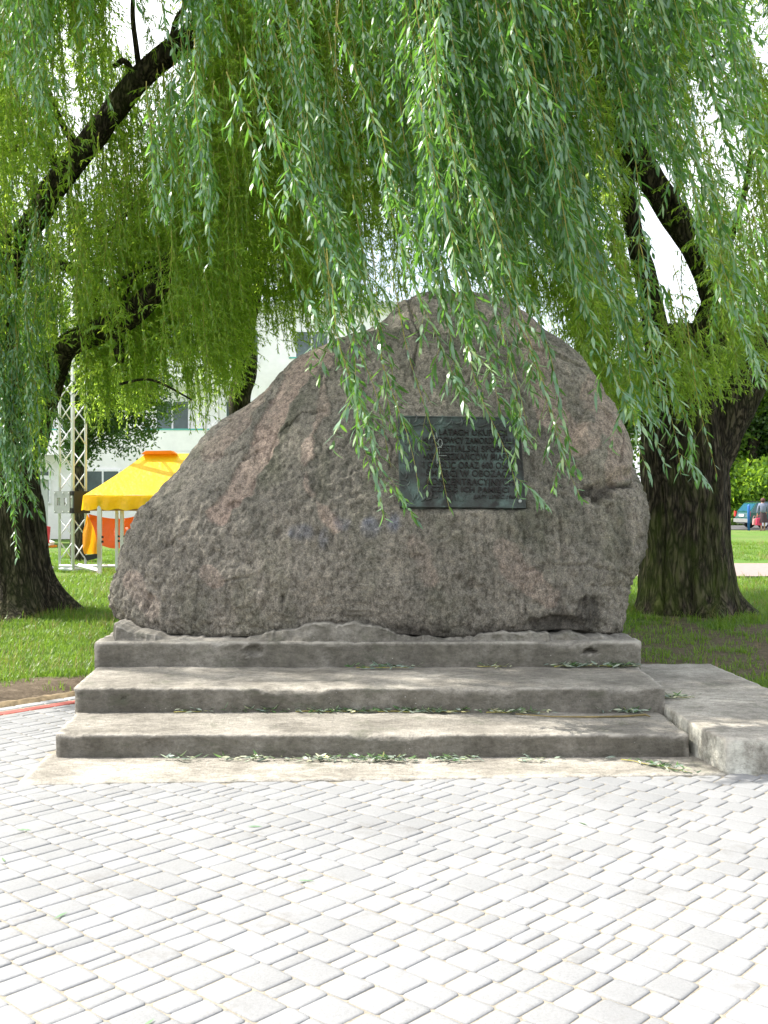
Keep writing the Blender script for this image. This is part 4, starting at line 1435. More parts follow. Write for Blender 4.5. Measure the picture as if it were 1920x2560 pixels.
# ---------------------------------------------------------------- leafage
low_bg = curve([(-40, 1000), (0, 1010), (80, 1060), (112, 900), (130, 790), (180, 860), (240, 920), (300, 880), (350, 900), (400, 940), (430, 960), (455, 880), (490, 820), (520, 760), (560, 740), (600, 720)])
lean_l = lambda sx: 0.04
lt_far = fill(FARS, 1750, (-60, 560), (11.2, 15.5), low_bg, 1, lean_l, -380, 0.55)
low_mid = curve([(420, 960), (440, 900), (480, 860), (540, 780), (560, 690), (640, 670), (720, 720), (790, 740), (860, 690), (950, 640), (1050, 640), (1150, 720), (1250, 800), (1300, 880)])
mt_far = fill(FARS, 1900, (430, 1200), (15.5, 19.5), low_mid, 2, lambda sx: 0.06, -380, 0.5)
low_r = curve([(1150, 700), (1250, 830), (1330, 900), (1400, 930), (1500, 880), (1600, 860), (1700, 850)])
rt_far = fill(FARS, 2100, (1080, 1740), (11.0, 16.0), low_r, 3, lambda sx: 0.16, -380, 0.35)
lt_low = fill(FARS, 150, (175, 430), (13.4, 17.5), curve([(175, 900), (230, 975), (300, 930), (340, 860), (400, 930), (430, 980)]), 24, lambda sx: 0.03, 620, 1.0, True)
lt_more = fill(FARS, 1200, (500, 1120), (11.5, 14.5), curve([(500, 600), (600, 640), (700, 620), (800, 600), (900, 560), (1120, 600)]), 4, lambda sx: 0.06, -380, 0.2)
mt_far += fill(FARS, 170, (395, 556), (14.8, 17.8), curve([(395, 830), (430, 970), (460, 900), (500, 880), (556, 800)]), 5, lambda sx: 0.05, 500, 1.5, False)
mt_far += fill(FARS, 40, (330, 400), (14.8, 16.8), curve([(330, 900), (400, 900)]), 6, lambda sx: 0.05, 500, 1.0, True)
mt_far += fill(FARS, 130, (600, 960), (15.0, 18.5), curve([(600, 690), (700, 740), (800, 740), (880, 680), (960, 660)]), 7, lambda sx: 0.08, 350, 0.8, False)
mt_far += fill(FARS, 150, (575, 740), (15.0, 18.0), curve([(555, 730), (620, 775), (700, 750), (740, 730)]), 8, lambda sx: 0.06, 450, 1.2, False)
rt_far += fill(FARS, 150, (1280, 1600), (10.2, 12.8), curve([(1280, 860), (1350, 930), (1450, 960), (1560, 900), (1600, 860)]), 9, lambda sx: 0.16, 500, 0.8, True)
put_withes(MT, mt_far, FARS, 'foliage', 0)

# near curtains, right willow
NEAR[1.6] = BARE
TIPS = {k: NEAR[k] for k in (1.6, 1.7, 2.4)}
near_r = []
near_r += fill(NEAR, 100, (930, 1130), (6.2, 7.6), curve([(930, 640), (950, 830), (1000, 880), (1060, 870), (1100, 900), (1130, 850)]), 11, lambda sx: 0.06 + (sx - 930) * 0.0007, -60, 0.9, False, clump=20)
near_r += fill(NEAR, 120, (1110, 1400), (6.4, 8.2), curve([(1110, 720), (1180, 740), (1240, 800), (1290, 830), (1350, 960), (1400, 1020)]), 12, lambda sx: 0.20, -60, 0.5, True, clump=24)
near_r += fill(NEAR, 105, (1380, 1700), (6.6, 8.4), curve([(1380, 1000), (1480, 1010), (1550, 1020), (1580, 900), (1700, 880)]), 13, lambda sx: 0.26, -60, 0.3, True, clump=17)
near_r += fill(NEAR, 34, (690, 930), (7.2, 9.2), curve([(690, 680), (740, 800), (800, 760), (860, 800), (930, 740)]), 14, lambda sx: 0.10, 0, 0.9, True, clump=9)
rr = random.Random(77)
for sx, sy, y in ((832, 1125, 6.9), (812, 1040, 6.9), (800, 960, 7.0), (905, 1062, 6.8), (972, 1104, 6.8), (880, 1000, 6.9), (845, 1010, 7.0), (760, 860, 7.1), (790, 900, 7.1), (1120, 1078, 6.6), (1085, 905, 6.6), (1148, 962, 6.6), (1135, 940, 6.7),
                  (1256, 1078, 6.6), (1225, 1000, 6.6), (1248, 1020, 6.7), (1010, 890, 6.7), (990, 850, 6.6), (870, 940, 6.9), (1405, 1032, 6.9), (1440, 1010, 6.9), (1470, 1025, 6.9), (1550, 1030, 7.0), (1500, 975, 7.0)):
    h = hang(PZ(sx, sy, y), TIPS, rr, 0.20, 1.0, False)
    if h: near_r.append(h)
put_withes(RT, near_r + [], NEAR, 'foliage', 296)
put_withes(RT, rt_far, FARS, 'far_foliage', 0)

near_l = []
near_l += fill(NEAR, 46, (295, 450), (7.6, 9.4), curve([(295, 480), (340, 560), (400, 600), (450, 600)]), 15, lambda sx: 0.03, -200, 0.5, True, clump=9)
near_l += fill(NEAR, 46, (-40, 250), (7.6, 9.6), curve([(-40, 420), (80, 400), (180, 280), (250, 120)]), 16, lambda sx: 0.0, -220, 0.1, True, clump=9)
near_l += fill(NEAR, 38, (420, 940), (8.0, 10.5), curve([(420, 260), (500, 340), (620, 400), (700, 520), (780, 600), (860, 560), (940, 520)]), 17, lambda sx: 0.05, -120, 0.2, True, clump=11)
near_l += fill(NEAR, 42, (-30, 70), (11.0, 12.2), curve([(-30, 1000), (0, 1060), (40, 1120), (70, 1040)]), 18, lambda sx: 0.02, 640, 1.6, False)
near_l += fill(NEAR, 26, (70, 120), (12.2, 13.2), curve([(70, 1060), (95, 1040), (120, 940)]), 19, lambda sx: 0.02, 500, 0.9, False)
for sx, sy in ((38, 1205), (30, 1120), (98, 1050), (50, 1090)):
    h = hang(PZ(sx, sy, 11.4), {1.7: NEAR[1.7]}, rr, 0.02, 1.0, False)
    if h: near_l.append(h)
put_withes(LT, near_l, NEAR, 'foliage', 290)
crown = []  # withes high over the frame, added to shade the boulder's left slope
rc = random.Random(91)
while len(crown) < 460:
    h = hang(Vector((rc.uniform(-8.2, -2.6), rc.uniform(9.3, 13.0), rc.uniform(6.9, 10.0))), FARS, rc, 0.03, 1.1, False)
    if h: crown.append(h)
put_withes(LT, lt_far + lt_more + lt_low + crown, FARS, 'far_foliage', 0)

# ---------------------------------------------------------------- leafy trees and bushes further off
def clump_mesh(seed, n, R, leaf, mat, wide=0.5):
    r = random.Random(seed)
    V, Fc, T = [], [], []
    for _ in range(n):
        p = Vector((r.gauss(0, 1), r.gauss(0, 1), r.gauss(0, 1))).normalized() * R * r.random() ** 0.5
        d = Vector((r.gauss(0, 1), r.gauss(0, 1), r.gauss(-0.3, 0.8))).normalized()
        s = d.cross(Vector((r.random(), r.random(), r.random() + .1))).normalized() * leaf * wide * 0.5
        l = leaf * r.uniform(.7, 1.3)
        b = len(V)
        V += [p, p + d * l * .5 - s, p + d * l, p + d * l * .5 + s]
        Fc.append((b, b+1, b+2, b+3))
        T += [min(0.97, max(0, r.gauss(.5, .22)))] * 4
    me = mesh_from('leaf_clump', V, Fc, mat)
    a = me.attributes.new('tone', 'FLOAT', 'POINT')
    a.data.foreach_set('value', T)
    return me
CL_B = [clump_mesh(k, 60, 0.34, 0.11, M['leaf_broad']) for k in range(4)]
CL_Y = [clump_mesh(20 + k, 60, 0.34, 0.12, M['leaf_bush']) for k in range(4)]
CL_FAR = [clump_mesh(40 + k, 60, 0.9, 0.34, M['leaf_broad']) for k in range(4)]
CL_FARY = [clump_mesh(60 + k, 60, 0.9, 0.34, M['leaf_bush']) for k in range(4)]

def leafy_tree(x, y, h, lobes, protos, n, label, trunk_r=0.15, seed=0, name='leafy_tree', group=None, trunk_to=None, cat='tree'):
    t = empty(name, (x, y, 0))
    tag(t, label, cat, group)
    top = trunk_to or h * 0.8
    r = random.Random(seed)
    if trunk_r > 0:
        bough('trunk', t, [(x, y, -0.1), (x + r.uniform(-.1, .1), y, top * 0.4), (x + r.uniform(-.3, .3), y, top)], [trunk_r * 1.3, trunk_r, trunk_r * 0.3], M['bark'], seed + 3, 16, 0.02, 0.15)
        for k in range(5):
            lx, ly, lz, lr = r.choice(lobes)
            z0 = top * r.uniform(0.35, 0.7)
            bough('limb', t, [(x, y, z0), ((x + lx) / 2, (y + ly) / 2, (z0 + lz) / 2 + .1), (lx, ly, lz)], [trunk_r * .5, trunk_r * .35, trunk_r * .1], M['bark'], seed + 9 + k, 8, 0.01, 0.2)
    else:
        for k in range(6):
            lx, ly, lz, lr = r.choice(lobes)
            bough('stem', t, [(x + r.uniform(-.3, .3), y, -0.05), ((x + lx) / 2, (y + ly) / 2, lz * 0.5), (lx, ly, lz)], [.03, .025, .01], M['bark'], seed + 9 + k, 6, 0.01, 0.3)
    P3, RO, SC, ID = [], [], [], []
    vol = [l[3] ** 2 for l in lobes]
    for _ in range(n):
        lx, ly, lz, lr = r.choices(lobes, vol)[0]
        d = Vector((r.gauss(0, 1), r.gauss(0, 1), r.gauss(0, 1))).normalized() * lr * (r.random() ** 0.4)
        P3.append((lx + d.x, ly + d.y, max(0.15, lz + d.z * 0.85)))
        RO.append((r.uniform(0, 6), r.uniform(0, 6), r.uniform(0, 6)))
        SC.append((r.uniform(.7, 1.2),) * 3)
        ID.append(r.randrange(len(protos)))
    o = scatter('foliage', t, protos, P3, RO, SC, ID)
    tag(o, kind='stuff')
    return t

leafy_tree(-7.95, 27.0, 8, [(-7.6, 27, 3.7, 0.9), (-6.9, 27, 3.6, 0.9), (-8.2, 27, 4.6, 1.2), (-7.0, 27, 4.9, 1.3), (-6.2, 27.2, 4.2, 0.9), (-7.5, 27, 6.2, 1.6), (-7.9, 26.9, 3.0, 0.5), (-8.9, 27, 5.4, 1.2)], CL_B, 620,
           'dark green bushy tree with brown stem behind the lattice tower', 0.16, 5)
def far_trees():
    r = random.Random(6)
    labs = ['tall dark tree behind the green car at the far right', 'tree with drooping leafage seen between the right willow and the car', 'distant tree seen just right of the boulder, behind the right willow',
            'distant tree over the path, right beyond the frame of the car']
    for k, (x, y, s) in enumerate(((25.5, 72, 5.5), (21.0, 70, 5.0), (13.0, 74, 6.0), (31.0, 74, 6.0))):
        lob = [(x + r.uniform(-3, 3), y + r.uniform(-1.5, 1.5), r.uniform(2.5, 12), s * r.uniform(.35, .6)) for _ in range(10)]
        leafy_tree(x, y, 13, lob, CL_FAR[:2] + CL_FARY[:2], 620, labs[k], 0.35, 50 + k, group='far trees beyond the car')
    leafy_tree(23.6, 66.5, 3, [(22.2, 66.5, 1.6, 1.4), (23.5, 66.5, 2.1, 1.7), (25.2, 66.5, 2.4, 1.9), (27, 66.5, 2.4, 2.0)], CL_FARY, 260, 'bright yellow-green bush right behind the parked car', 0, 70, 'bush', cat='bush')
    labs2 = ['distant green tree seen low behind the left willow trunk', 'distant tree above the white building roof, left side', 'far tree behind the middle willow trunk']
    for k, (x, y, s, hh) in enumerate(((-17.5, 46, 4.0, 9), (-24, 60, 6, 13), (-33, 70, 6, 13))):
        lob = [(x + r.uniform(-2.5, 2.5), y + r.uniform(-1.5, 1.5), r.uniform(1.5, hh), s * r.uniform(.35, .6)) for _ in range(9)]
        leafy_tree(x, y, hh, lob, CL_FAR, 420, labs2[k] if k != 1 else 'tall far tree beyond the left willow and the grey shed', 0.3, 80 + k, group='far trees on the left')
far_trees()

# ---------------------------------------------------------------- apartment building
M['facade'] = plain('white_plaster', (0.88, 0.86, 0.85), 0.85, 0, 0.05, 3)
M['panel_grey'] = plain('grey_plaster', (0.55, 0.56, 0.55), 0.85, 0, 0.08, 3)
M['pane'] = plain('window_glass', (0.09, 0.12, 0.12), 0.12, 0, 0.4, 1)
M['pvc'] = plain('white_frame', (0.8, 0.8, 0.8), 0.5)
M['teal'] = plain('teal_railing', (0.10, 0.42, 0.38), 0.5)
M['roofing'] = plain('roof_felt', (0.55, 0.55, 0.55), 0.9)
def build_building():
    Yb = 42.0
    b = empty('apartment_building', (-12, Yb, 0))
    tag(b, 'white low apartment block with balconies seen through the willow behind the tent', 'building')
    x0, x1 = -24.5, 4.0
    H = 2.85
    mw = MB()
    mw.box(x0 + 12, x1 + 12, 0.6, 11, 0, 3 * H + .9)
    wall = mw.build('wall', M['facade'], b)
    mr = MB(); mr.box(x0 + 11.7, x1 + 12.3, 0.2, 11.3, 3 * H + .9, 3 * H + 1.1)
    mr.build('roof', M['roofing'], b)
    fm = MB()
    fm.box(-.72, .72, -.03, .06, -.70, -.62); fm.box(-.72, .72, -.03, .06, .62, .70); fm.box(-.72, -.64, -.03, .06, -.62, .62); fm.box(.64, .72, -.03, .06, -.62, .62); fm.box(-.035, .035, -.03, .06, -.62, .62)
    pm = MB(); pm.box(-.64, -.035, .0, .03, -.62, .62); pm.box(.035, .64, .0, .03, -.62, .62)
    pr = None
    for fl in range(3):
        zc = 0.6 + fl * H + 1.55
        xx = x0 + 1.6
        k = 0
        while xx < x1 - 1:
            if pr is None:
                w = fm.build('window', M['pvc'], b, loc=(xx + 12, 0.54, zc))
                p = pm.build('pane', M['pane'], w)
                pr = (w, p)
            else:
                w = pr[0].copy(); COL.objects.link(w); w.parent = b; w.location = (xx + 12, 0.54, zc)
                p = pr[1].copy(); COL.objects.link(p); p.parent = w
            xx += 2.85
            k += 1
    # balconies: slabs with parapets
    prb = None
    for fl in range(1, 3):
        for bx in (-20.9, -15.2, -9.5, -3.8, 1.9):
            z = 0.55 + fl * H
            if prb is None:
                s = MB(); s.box(-1.35, 1.35, -1.15, 0.05, 0, .14)
                sl = s.build('balcony', M['facade'], b, loc=(bx + 1.4 + 12, 0.55, z))
                q = MB(); q.box(-1.35, 1.35, -1.17, -1.11, .16, .98); q.box(-1.37, -1.31, -1.11, 0.03, .16, .98); q.box(1.31, 1.37, -1.11, 0.03, .16, .98)
                pq = q.build('parapet', M['facade'], sl)
                q = MB(); q.box(-1.38, 1.38, -1.19, -1.09, .98, 1.04)
                rl = q.build('rail', M['teal'], sl)
                prb = (sl, pq, rl)
            else:
                sl = prb[0].copy(); COL.objects.link(sl); sl.parent = b; sl.location = (bx + 1.4 + 12, 0.55, z)
                for src in prb[1:]:
                    c = src.copy(); COL.objects.link(c); c.parent = sl
build_building()
def build_shed():
    s = empty('shed', (-14.8, 36, 0))
    tag(s, 'low pale grey shed half hidden behind the left willow trunk', 'shed')
    m = MB(); m.box(-3.0, 2.2, 0, 3, 0, 2.35); m.build('wall', M['panel_grey'], s)
    m = MB(); m.box(-3.2, 2.4, -.3, 3.2, 2.35, 2.5); m.build('roof', M['pvc'], s)
    m = MB(); m.box(1.75, 2.1, -.06, .0, 0, 2.3); m.build('post', M['pvc'], s)
    m = MB(); m.box(-1.2, -.2, -.04, -.0, .1, 2.1); m.build('door', M['grey_metal'], s)
build_shed()

# ---------------------------------------------------------------- lattice towers
def lattice_tower(x, y, w, H, rz, label, plate=True):
    t = empty('lattice_tower', (x, y, 0), rz)
    tag(t, label, 'tower', 'aluminium lattice towers')
    cs = [(-w/2, -w/2), (w/2, -w/2), (w/2, w/2), (-w/2, w/2)]
    for cx, cy in cs:
        m = MB(); m.tube([(cx, cy, 0.05), (cx, cy, H)], 0.030, 8); m.build('chord', M['white_metal'], t, True)
    bay = 0.52
    n = int((H - .3) / bay)
    for k in range(n):
        z = 0.25 + k * bay
        for s in range(4):
            a, b = cs[s], cs[(s + 1) % 4]
            if k % 2: a, b = b, a
            m = MB(); m.tube([(a[0], a[1], z), (b[0], b[1], z + bay * .8)], 0.014, 6)
            m.build('brace', M['white_metal'], t, True)
    m = MB()
    for k in range(4):
        a, b = cs[k], cs[(k+1) % 4]
        m.tube([(a[0], a[1], .05), (b[0], b[1], .05)], 0.035, 6)
    m.build('foot_frame', M['white_metal'], t)
    if plate:
        z0, z1 = 1.30, 1.80
        def framed(x0, x1, y0, y1, holes):
            q = MB()
            xs = [x0] + [h for hh in holes for h in hh] + [x1]
            za, zb = z0 + .18, z0 + .35
            q.box(x0, x1, y0, y1, z0, za); q.box(x0, x1, y0, y1, zb, z1)
            for i in range(0, len(xs), 2):
                q.box(xs[i], xs[i+1], y0, y1, za, zb)
            return q
        q = framed(-w/2 - .08, w/2 - .02, -w/2 - .09, -w/2 - .06, [(-.19, -.10), (.01, .10)])
        q.build('sleeve_plate', M['grey_metal'], t)
        q = MB(); q.box(w/2 + .05, w/2 + .08, -w/2 - .06, w/2 + .06, z0, z1); q.box(w/2 - .02, w/2 + .05, -w/2 - .08, -w/2 - .06, z0 + .0, z0 + .12); q.box(w/2 - .02, w/2 + .05, -w/2 - .08, -w/2 - .06, z1 - .10, z1)
        q.build('side_plate', M['black'], t)
        for bx in (-w/2 - .05, -.02, w/2 - .05):
            for bz in (z0 + .04, z1 - .04):
                q = MB(); q.tube([(bx, -w/2 - .09, bz), (bx, -w/2 - .105, bz)], .014, 8); q.build('bolt', M['white_metal'], t)
    return t
lattice_tower(-7.05, 23.55, 0.40, 8.6, math.radians(-26), 'aluminium lattice tower with square bracket plate at the left corner of the yellow tent')
lattice_tower(-4.62, 28.0, 0.34, 8.0, math.radians(8), 'second lattice tower rising behind the yellow tent', False)

# ---------------------------------------------------------------- yellow tent
def build_tent():
    X = lambda px, Y: (px - 960) / F * Y
    t = empty('tent', (-5.0, 23.0, 0))
    tag(t, 'yellow tarpaulin market tent on aluminium posts left of the boulder', 'tent')
    off = Vector((-5.0, 23.0, 0))
    x0, x1 = X(209, 21.9), -3.15
    y0, y1 = 21.9, 24.6
    ze = 1.70
    zr = 2.63
    rx0, rx1, ry = -5.32, -4.15, 23.2
    # roof with slightly sagging panels
    V, Fc = [], []
    def panel(a, b, c, d, nu=14, nv=8, sag=0.05):
        base_ = len(V)
        for i in range(nu + 1):
            for j in range(nv + 1):
                u, v = i / nu, j / nv
                p = (a * (1-u) + b * u) * (1-v) + (d * (1-u) + c * u) * v
                p = Vector(p)
                p.z -= sag * math.sin(math.pi * v) * (0.6 + 0.4 * math.sin(math.pi * u))
                p.z += 0.008 * math.sin(u * 23) * (1 - v)
                V.append(p - off)
        for i in range(nu):
            for j in range(nv):
                k = base_ + i * (nv + 1) + j
                Fc.append((k, k + nv + 1, k + nv + 2, k + 1))
    FL, FR, BR, BLk = Vector((x0, y0, ze)), Vector((x1, y0, ze)), Vector((x1, y1, ze)), Vector((x0, y1, ze + .12))
    R0, R1 = Vector((rx0, ry, zr)), Vector((rx1, ry, zr + .01))
    panel(FL, FR, R1, R0); panel(BLk, FL, R0, R0, 8); panel(FR, BR, R1, R1, 8); panel(BR, BLk, R0, R1)
    obj('roof', mesh_from('roof', V, Fc, M['yellow'], True), t)
    m = MB()
    m.prism([(-.36, 0), (.42, 0), (.30, .075), (-.26, .065)], -.18, .18)
    o = m.build('roof_cap', M['amber'], t); o.location = (rx0 + .30 - off.x, ry - off.y, zr - .01)
    # ruffled valance
    V, Fc = [], []
    def val(a, b, n):
        base_ = len(V)
        dr = (b - a).normalized()
        nn = Vector((dr.y, -dr.x, 0))
        for i in range(n + 1):
            u = i / n
            for j in range(5):
                v = j / 4
                p = a.lerp(b, u)
                w = (math.sin(u * n * .55) + .6 * math.sin(u * n * .23 + 1)) * 0.028 * v
                p = p + nn * (0.01 + w)
                p.z = ze - .002 - v * (0.30 + 0.02 * math.sin(u * n * .55))
                V.append(p - off)
        for i in range(n):
            for j in range(4):
                k = base_ + i * 5 + j
                Fc.append((k, k + 5, k + 6, k + 1))
    val(FL, FR, 90); val(FR, BR, 60); val(BLk - Vector((0, 0, .12)), FL, 60)
    obj('valance', mesh_from('valance', V, Fc, M['yellow'], True), t)
    # posts
    def post(px, Y, zb, w=.085):
        xx = X(px, Y)
        m = MB(); m.box(xx - w/2 - off.x, xx + w/2 - off.x, Y - .04 - off.y, Y + .04 - off.y, zb, ze - .05)
        m.build('post', M['white_metal'], t)
        for z in (.82, .72):
            m = MB(); m.tube([(xx + w/2 - off.x, Y - off.y, z), (xx + w/2 + .04 - off.x, Y - off.y, z)], .022, 8); m.build('knob', M['black'], t)
    post(249, 21.95, .02); post(292, 22.3, .02, .055); post(305, 22.3, .02, .07); post(365, 21.95, .02); post(540, 22, .02); post(420, 24.5, .02)
    m = MB(); m.box(x0 + .05 - off.x, x1 - .05 - off.x, -.98, -.92, 1.37, 1.43); m.build('rail', M['wood'], t)
    m = MB(); m.box(x0 + .05 - off.x, x1 - .05 - off.x, 1.45, 1.5, 1.45, 1.5); m.build('rail', M['wood'], t)
    # base beams and pads
    m = MB(); m.tube([(X(197, 22.9) - off.x, -.1, .16), (X(250, 21.95) - off.x, -1.05, .10)], .05, 4); m.build('base_beam', M['white_metal'], t)
    m = MB(); m.tube([(X(150, 23.4) - off.x, .35, .12), (-3.2 - off.x, .35, .12)], .035, 4); m.build('base_beam', M['white_metal'], t)
    m = MB(); m.box(X(222, 21.9) - off.x, X(254, 21.9) - off.x, -1.25, -.95, .0, .03); m.build('foot_pad', M['wood'], t)
    # orange side sheets
    def sheet(name, pts, mat, th=0):
        return MB().poly([Vector(p) - off for p in pts]).build(name, mat, t)
    Yk = 21.75
    kite = [(219, 1287), (241, 1352), (243, 1383), (214, 1390), (206, 1372), (204, 1335)]
    n = 10
    V, Fc = [], []
    for j in range(n + 1):
        yy = 1287 + (1385 - 1287) * j / n
        xl = np.interp(yy, [1287, 1330, 1372, 1388], [218, 205, 207, 213])
        xr = np.interp(yy, [1287, 1320, 1352, 1388], [220, 233, 241, 243])
        for i in range(7):
            u = i / 6
            p = P(xl + (xr - xl) * u, yy, Yk)
            p.y += 0.05 * math.sin(u * 6 + j * .4)
            V.append(p - off)
    for j in range(n):
        for i in range(6):
            k = j * 7 + i
            Fc.append((k, k + 1, k + 8, k + 7))
    obj('side_sheet', mesh_from('side_sheet', V, Fc, M['amber'], True), t)['label'] = 'amber hanging corner sheet'
    m = MB(); m.poly([P(207, 1372, Yk - .01) - off, P(214, 1388, Yk - .01) - off, P(243, 1384, Yk - .01) - off, P(243, 1396, Yk - .01) - off, P(217, 1402, Yk - .01) - off, P(206, 1380, Yk - .01) - off])
    m.build('hem', M['black'], t)
    V, Fc = [], []
    Yo = 23.4
    for j in range(9):
        v = j / 8
        for i in range(21):
            u = i / 20
            px = 222 + (372 - 222) * u
            sag = math.sin(math.pi * min(1, u * 1.1))
            top = 1285 + 12 * sag
            bot = 1318 + 52 * math.sin(math.pi * (0.15 + 0.7 * u)) ** 1.2 - 22 * max(0, u - .7)
            p = P(px, top + (bot - top) * v, Yo)
            p.y += 0.12 * math.sin(v * 3.1 + u * 4) - .15 * v
            V.append(p - off)
    for j in range(8):
        for i in range(20):
            k = j * 21 + i
            Fc.append((k, k + 1, k + 22, k + 21))
    obj('side_sheet', mesh_from('side_sheet', V, Fc, M['orange'], True), t)['label'] = 'orange-red sheet slung between the posts'
build_tent()

def build_ride_seat():
    s = empty('ride_seat', (-7.95, 24.2, 0))
    tag(s, 'small red and white fairground seat on a stand beside the lattice tower', 'ride seat')
    R_ = plain('red_paint', (0.55, 0.03, 0.04), 0.4)
    m = MB(); m.box(-.05, .05, -.05, .05, 0, .55); m.box(-.2, .2, -.2, .2, 0, .04); m.build('stand', M['white_metal'], s)
    m = MB(); m.prism([(-.2, .55), (.22, .55), (.24, .62), (.1, .68), (-.08, .66), (-.2, .95), (-.26, .93)], -.17, .17); m.build('seat', M['pvc'], s)
    m = MB(); m.prism([(-.27, .9), (-.2, .6), (-.13, .6), (-.16, 1.0), (-.24, 1.02)], -.20, -.175); m.prism([(.08, .62), (.22, .6), (.25, .98), (.17, 1.0)], -.20, -.175); m.build('side_panel', R_, s)
    m = MB(); m.box(-.3, .3, -.14, .14, .50, .548); m.build('base_board', M['amber'], s)
build_ride_seat()

# ---------------------------------------------------------------- car, blue post, woman
def build_car():
    car = empty('estate_car', (19.75, 57.4, 0.04), math.radians(9))
    tag(car, 'dark green estate car parked beyond the lawn at the right edge', 'car')
    paint, nt, b, _ = nmat('green_car_paint')
    b.inputs['Base Color'].default_value = (0.012, 0.075, 0.075, 1); b.inputs['Roughness'].default_value = 0.22; b.inputs['Coat Weight'].default_value = 0.6
    glass, nt, b, _ = nmat('car_glass')
    b.inputs['Base Color'].default_value = (0.02, 0.09, 0.15, 1); b.inputs['Roughness'].default_value = 0.06
    tail, nt, b, _ = nmat('tail_lamp_red'); b.inputs['Base Color'].default_value = (0.6, 0.03, 0.03, 1); b.inputs['Roughness'].default_value = 0.2
    # local: x along the car (rear at x=0), y across
    low = [(0.02, .30), (0.0, .62), (.06, .92), (4.0, .90), (4.45, .72), (4.5, .35), (4.1, .25), (.3, .25)]
    m = MB(); m.prism([(a, c) for a, c in low], -.84, .84, 'Y'); body = m.build('body', paint, car)
    bv = body.modifiers.new('bevel', 'BEVEL'); bv.width = .06; bv.segments = 2
    m = MB()
    cab = [(.10, .90), (.50, 1.40), (1.0, 1.46), (2.3, 1.44), (3.25, .92)]
    nb = len(cab)
    for yy, k in ((-.80, 1), (.80, 1)):
        for a, c in cab:
            m.v.append(Vector((a, yy * (1 - .16 * (c - .9) / .56), c)))
    m.f += [tuple(range(nb)), tuple(range(2*nb-1, nb-1, -1))]
    for k in range(nb - 1): m.f.append((k+1, k, nb+k, nb+k+1))
    c_ = m.build('cabin', paint, car)
    # windows, proud of the cabin by a little
    for s in (-1, 1):
        for a0, a1 in ((.42, 1.15), (1.25, 2.05), (2.13, 2.85)):
            zt = 1.38 if a1 < 2.5 else 1.32
            yb, yt = s * (.80 - .16 * .80 * (.97 - .9) / .56 + .006), s * (.80 - .16 * .80 * (zt - .9) / .56 + .006)
            a0t = a0 + (.12 if a0 < .5 else 0)
            a1t = a1 - (.35 if a1 > 2.5 else 0)
            MB().poly([(a0, yb, .97), (a1, yb, .97), (a1t, yt, zt), (a0t, yt, zt)]).build('side_window', glass, car)
    MB().poly([(.135, -.66, .96), (.135, .66, .96), (.445, .60, 1.35), (.445, -.60, 1.35)]).build('rear_window', glass, car)
    for s in (-1, 1):
        m = MB(); m.box(-.03, .06, s * .84 - (.16 if s > 0 else 0), s * .84 + (.16 if s < 0 else 0), .66, .95); m.build('tail_lamp', tail, car)
    m = MB(); m.box(-.035, .01, -.26, .26, .66, .78); m.build('number_plate', M['pvc'], car)
    m = MB(); m.box(-.08, .12, -.80, .80, .34, .54); m.build('bumper', M['grey_metal'], car)
    m = MB(); m.box(.6, 2.2, -.66, -.62, 1.47, 1.50); m.box(.6, 2.2, .62, .66, 1.47, 1.50); m.build('roof_rail', M['black'], car)
    for a in (.85, 3.5):
        for s in (-1, 1):
            m = MB(); m.tube([(a, s * .66, .31), (a, s * .86, .31)], .31, 20); w = m.build('wheel', M['black'], car)
            m = MB(); m.tube([(a, s * .862, .31), (a, s * .875, .31)], .19, 14); m.build('rim', M['white_metal'], w)
build_car()
def build_post():
    b_ = plain('blue_paint', (0.015, 0.12, 0.42), 0.4)
    m = MB(); m.tube([(0, 0, 0), (0, 0, 1.30), (0, 0, 1.36)], [.07, .07, .04], 12)
    o = m.build('bollard', b_, None, True); o.location = (19.15, 54.6, 0.0)
    tag(o, 'blue metal post standing in front of the green car', 'post')
build_post()

def skin_body(name, verts, edges, radii, mat, parent, root=0, sub=1):
    me = bpy.data.meshes.new(name)
    me.from_pydata(verts, edges, [])
    o = obj(name, me, parent)
    md = o.modifiers.new('skin', 'SKIN')
    for i, r in enumerate(radii):
        me.skin_vertices[0].data[i].radius = (r, r)
        me.skin_vertices[0].data[i].use_root = (i == root)
    md.use_smooth_shade = True
    s = o.modifiers.new('sub', 'SUBSURF'); s.levels = sub; s.render_levels = sub
    me.materials.append(mat)
    return o

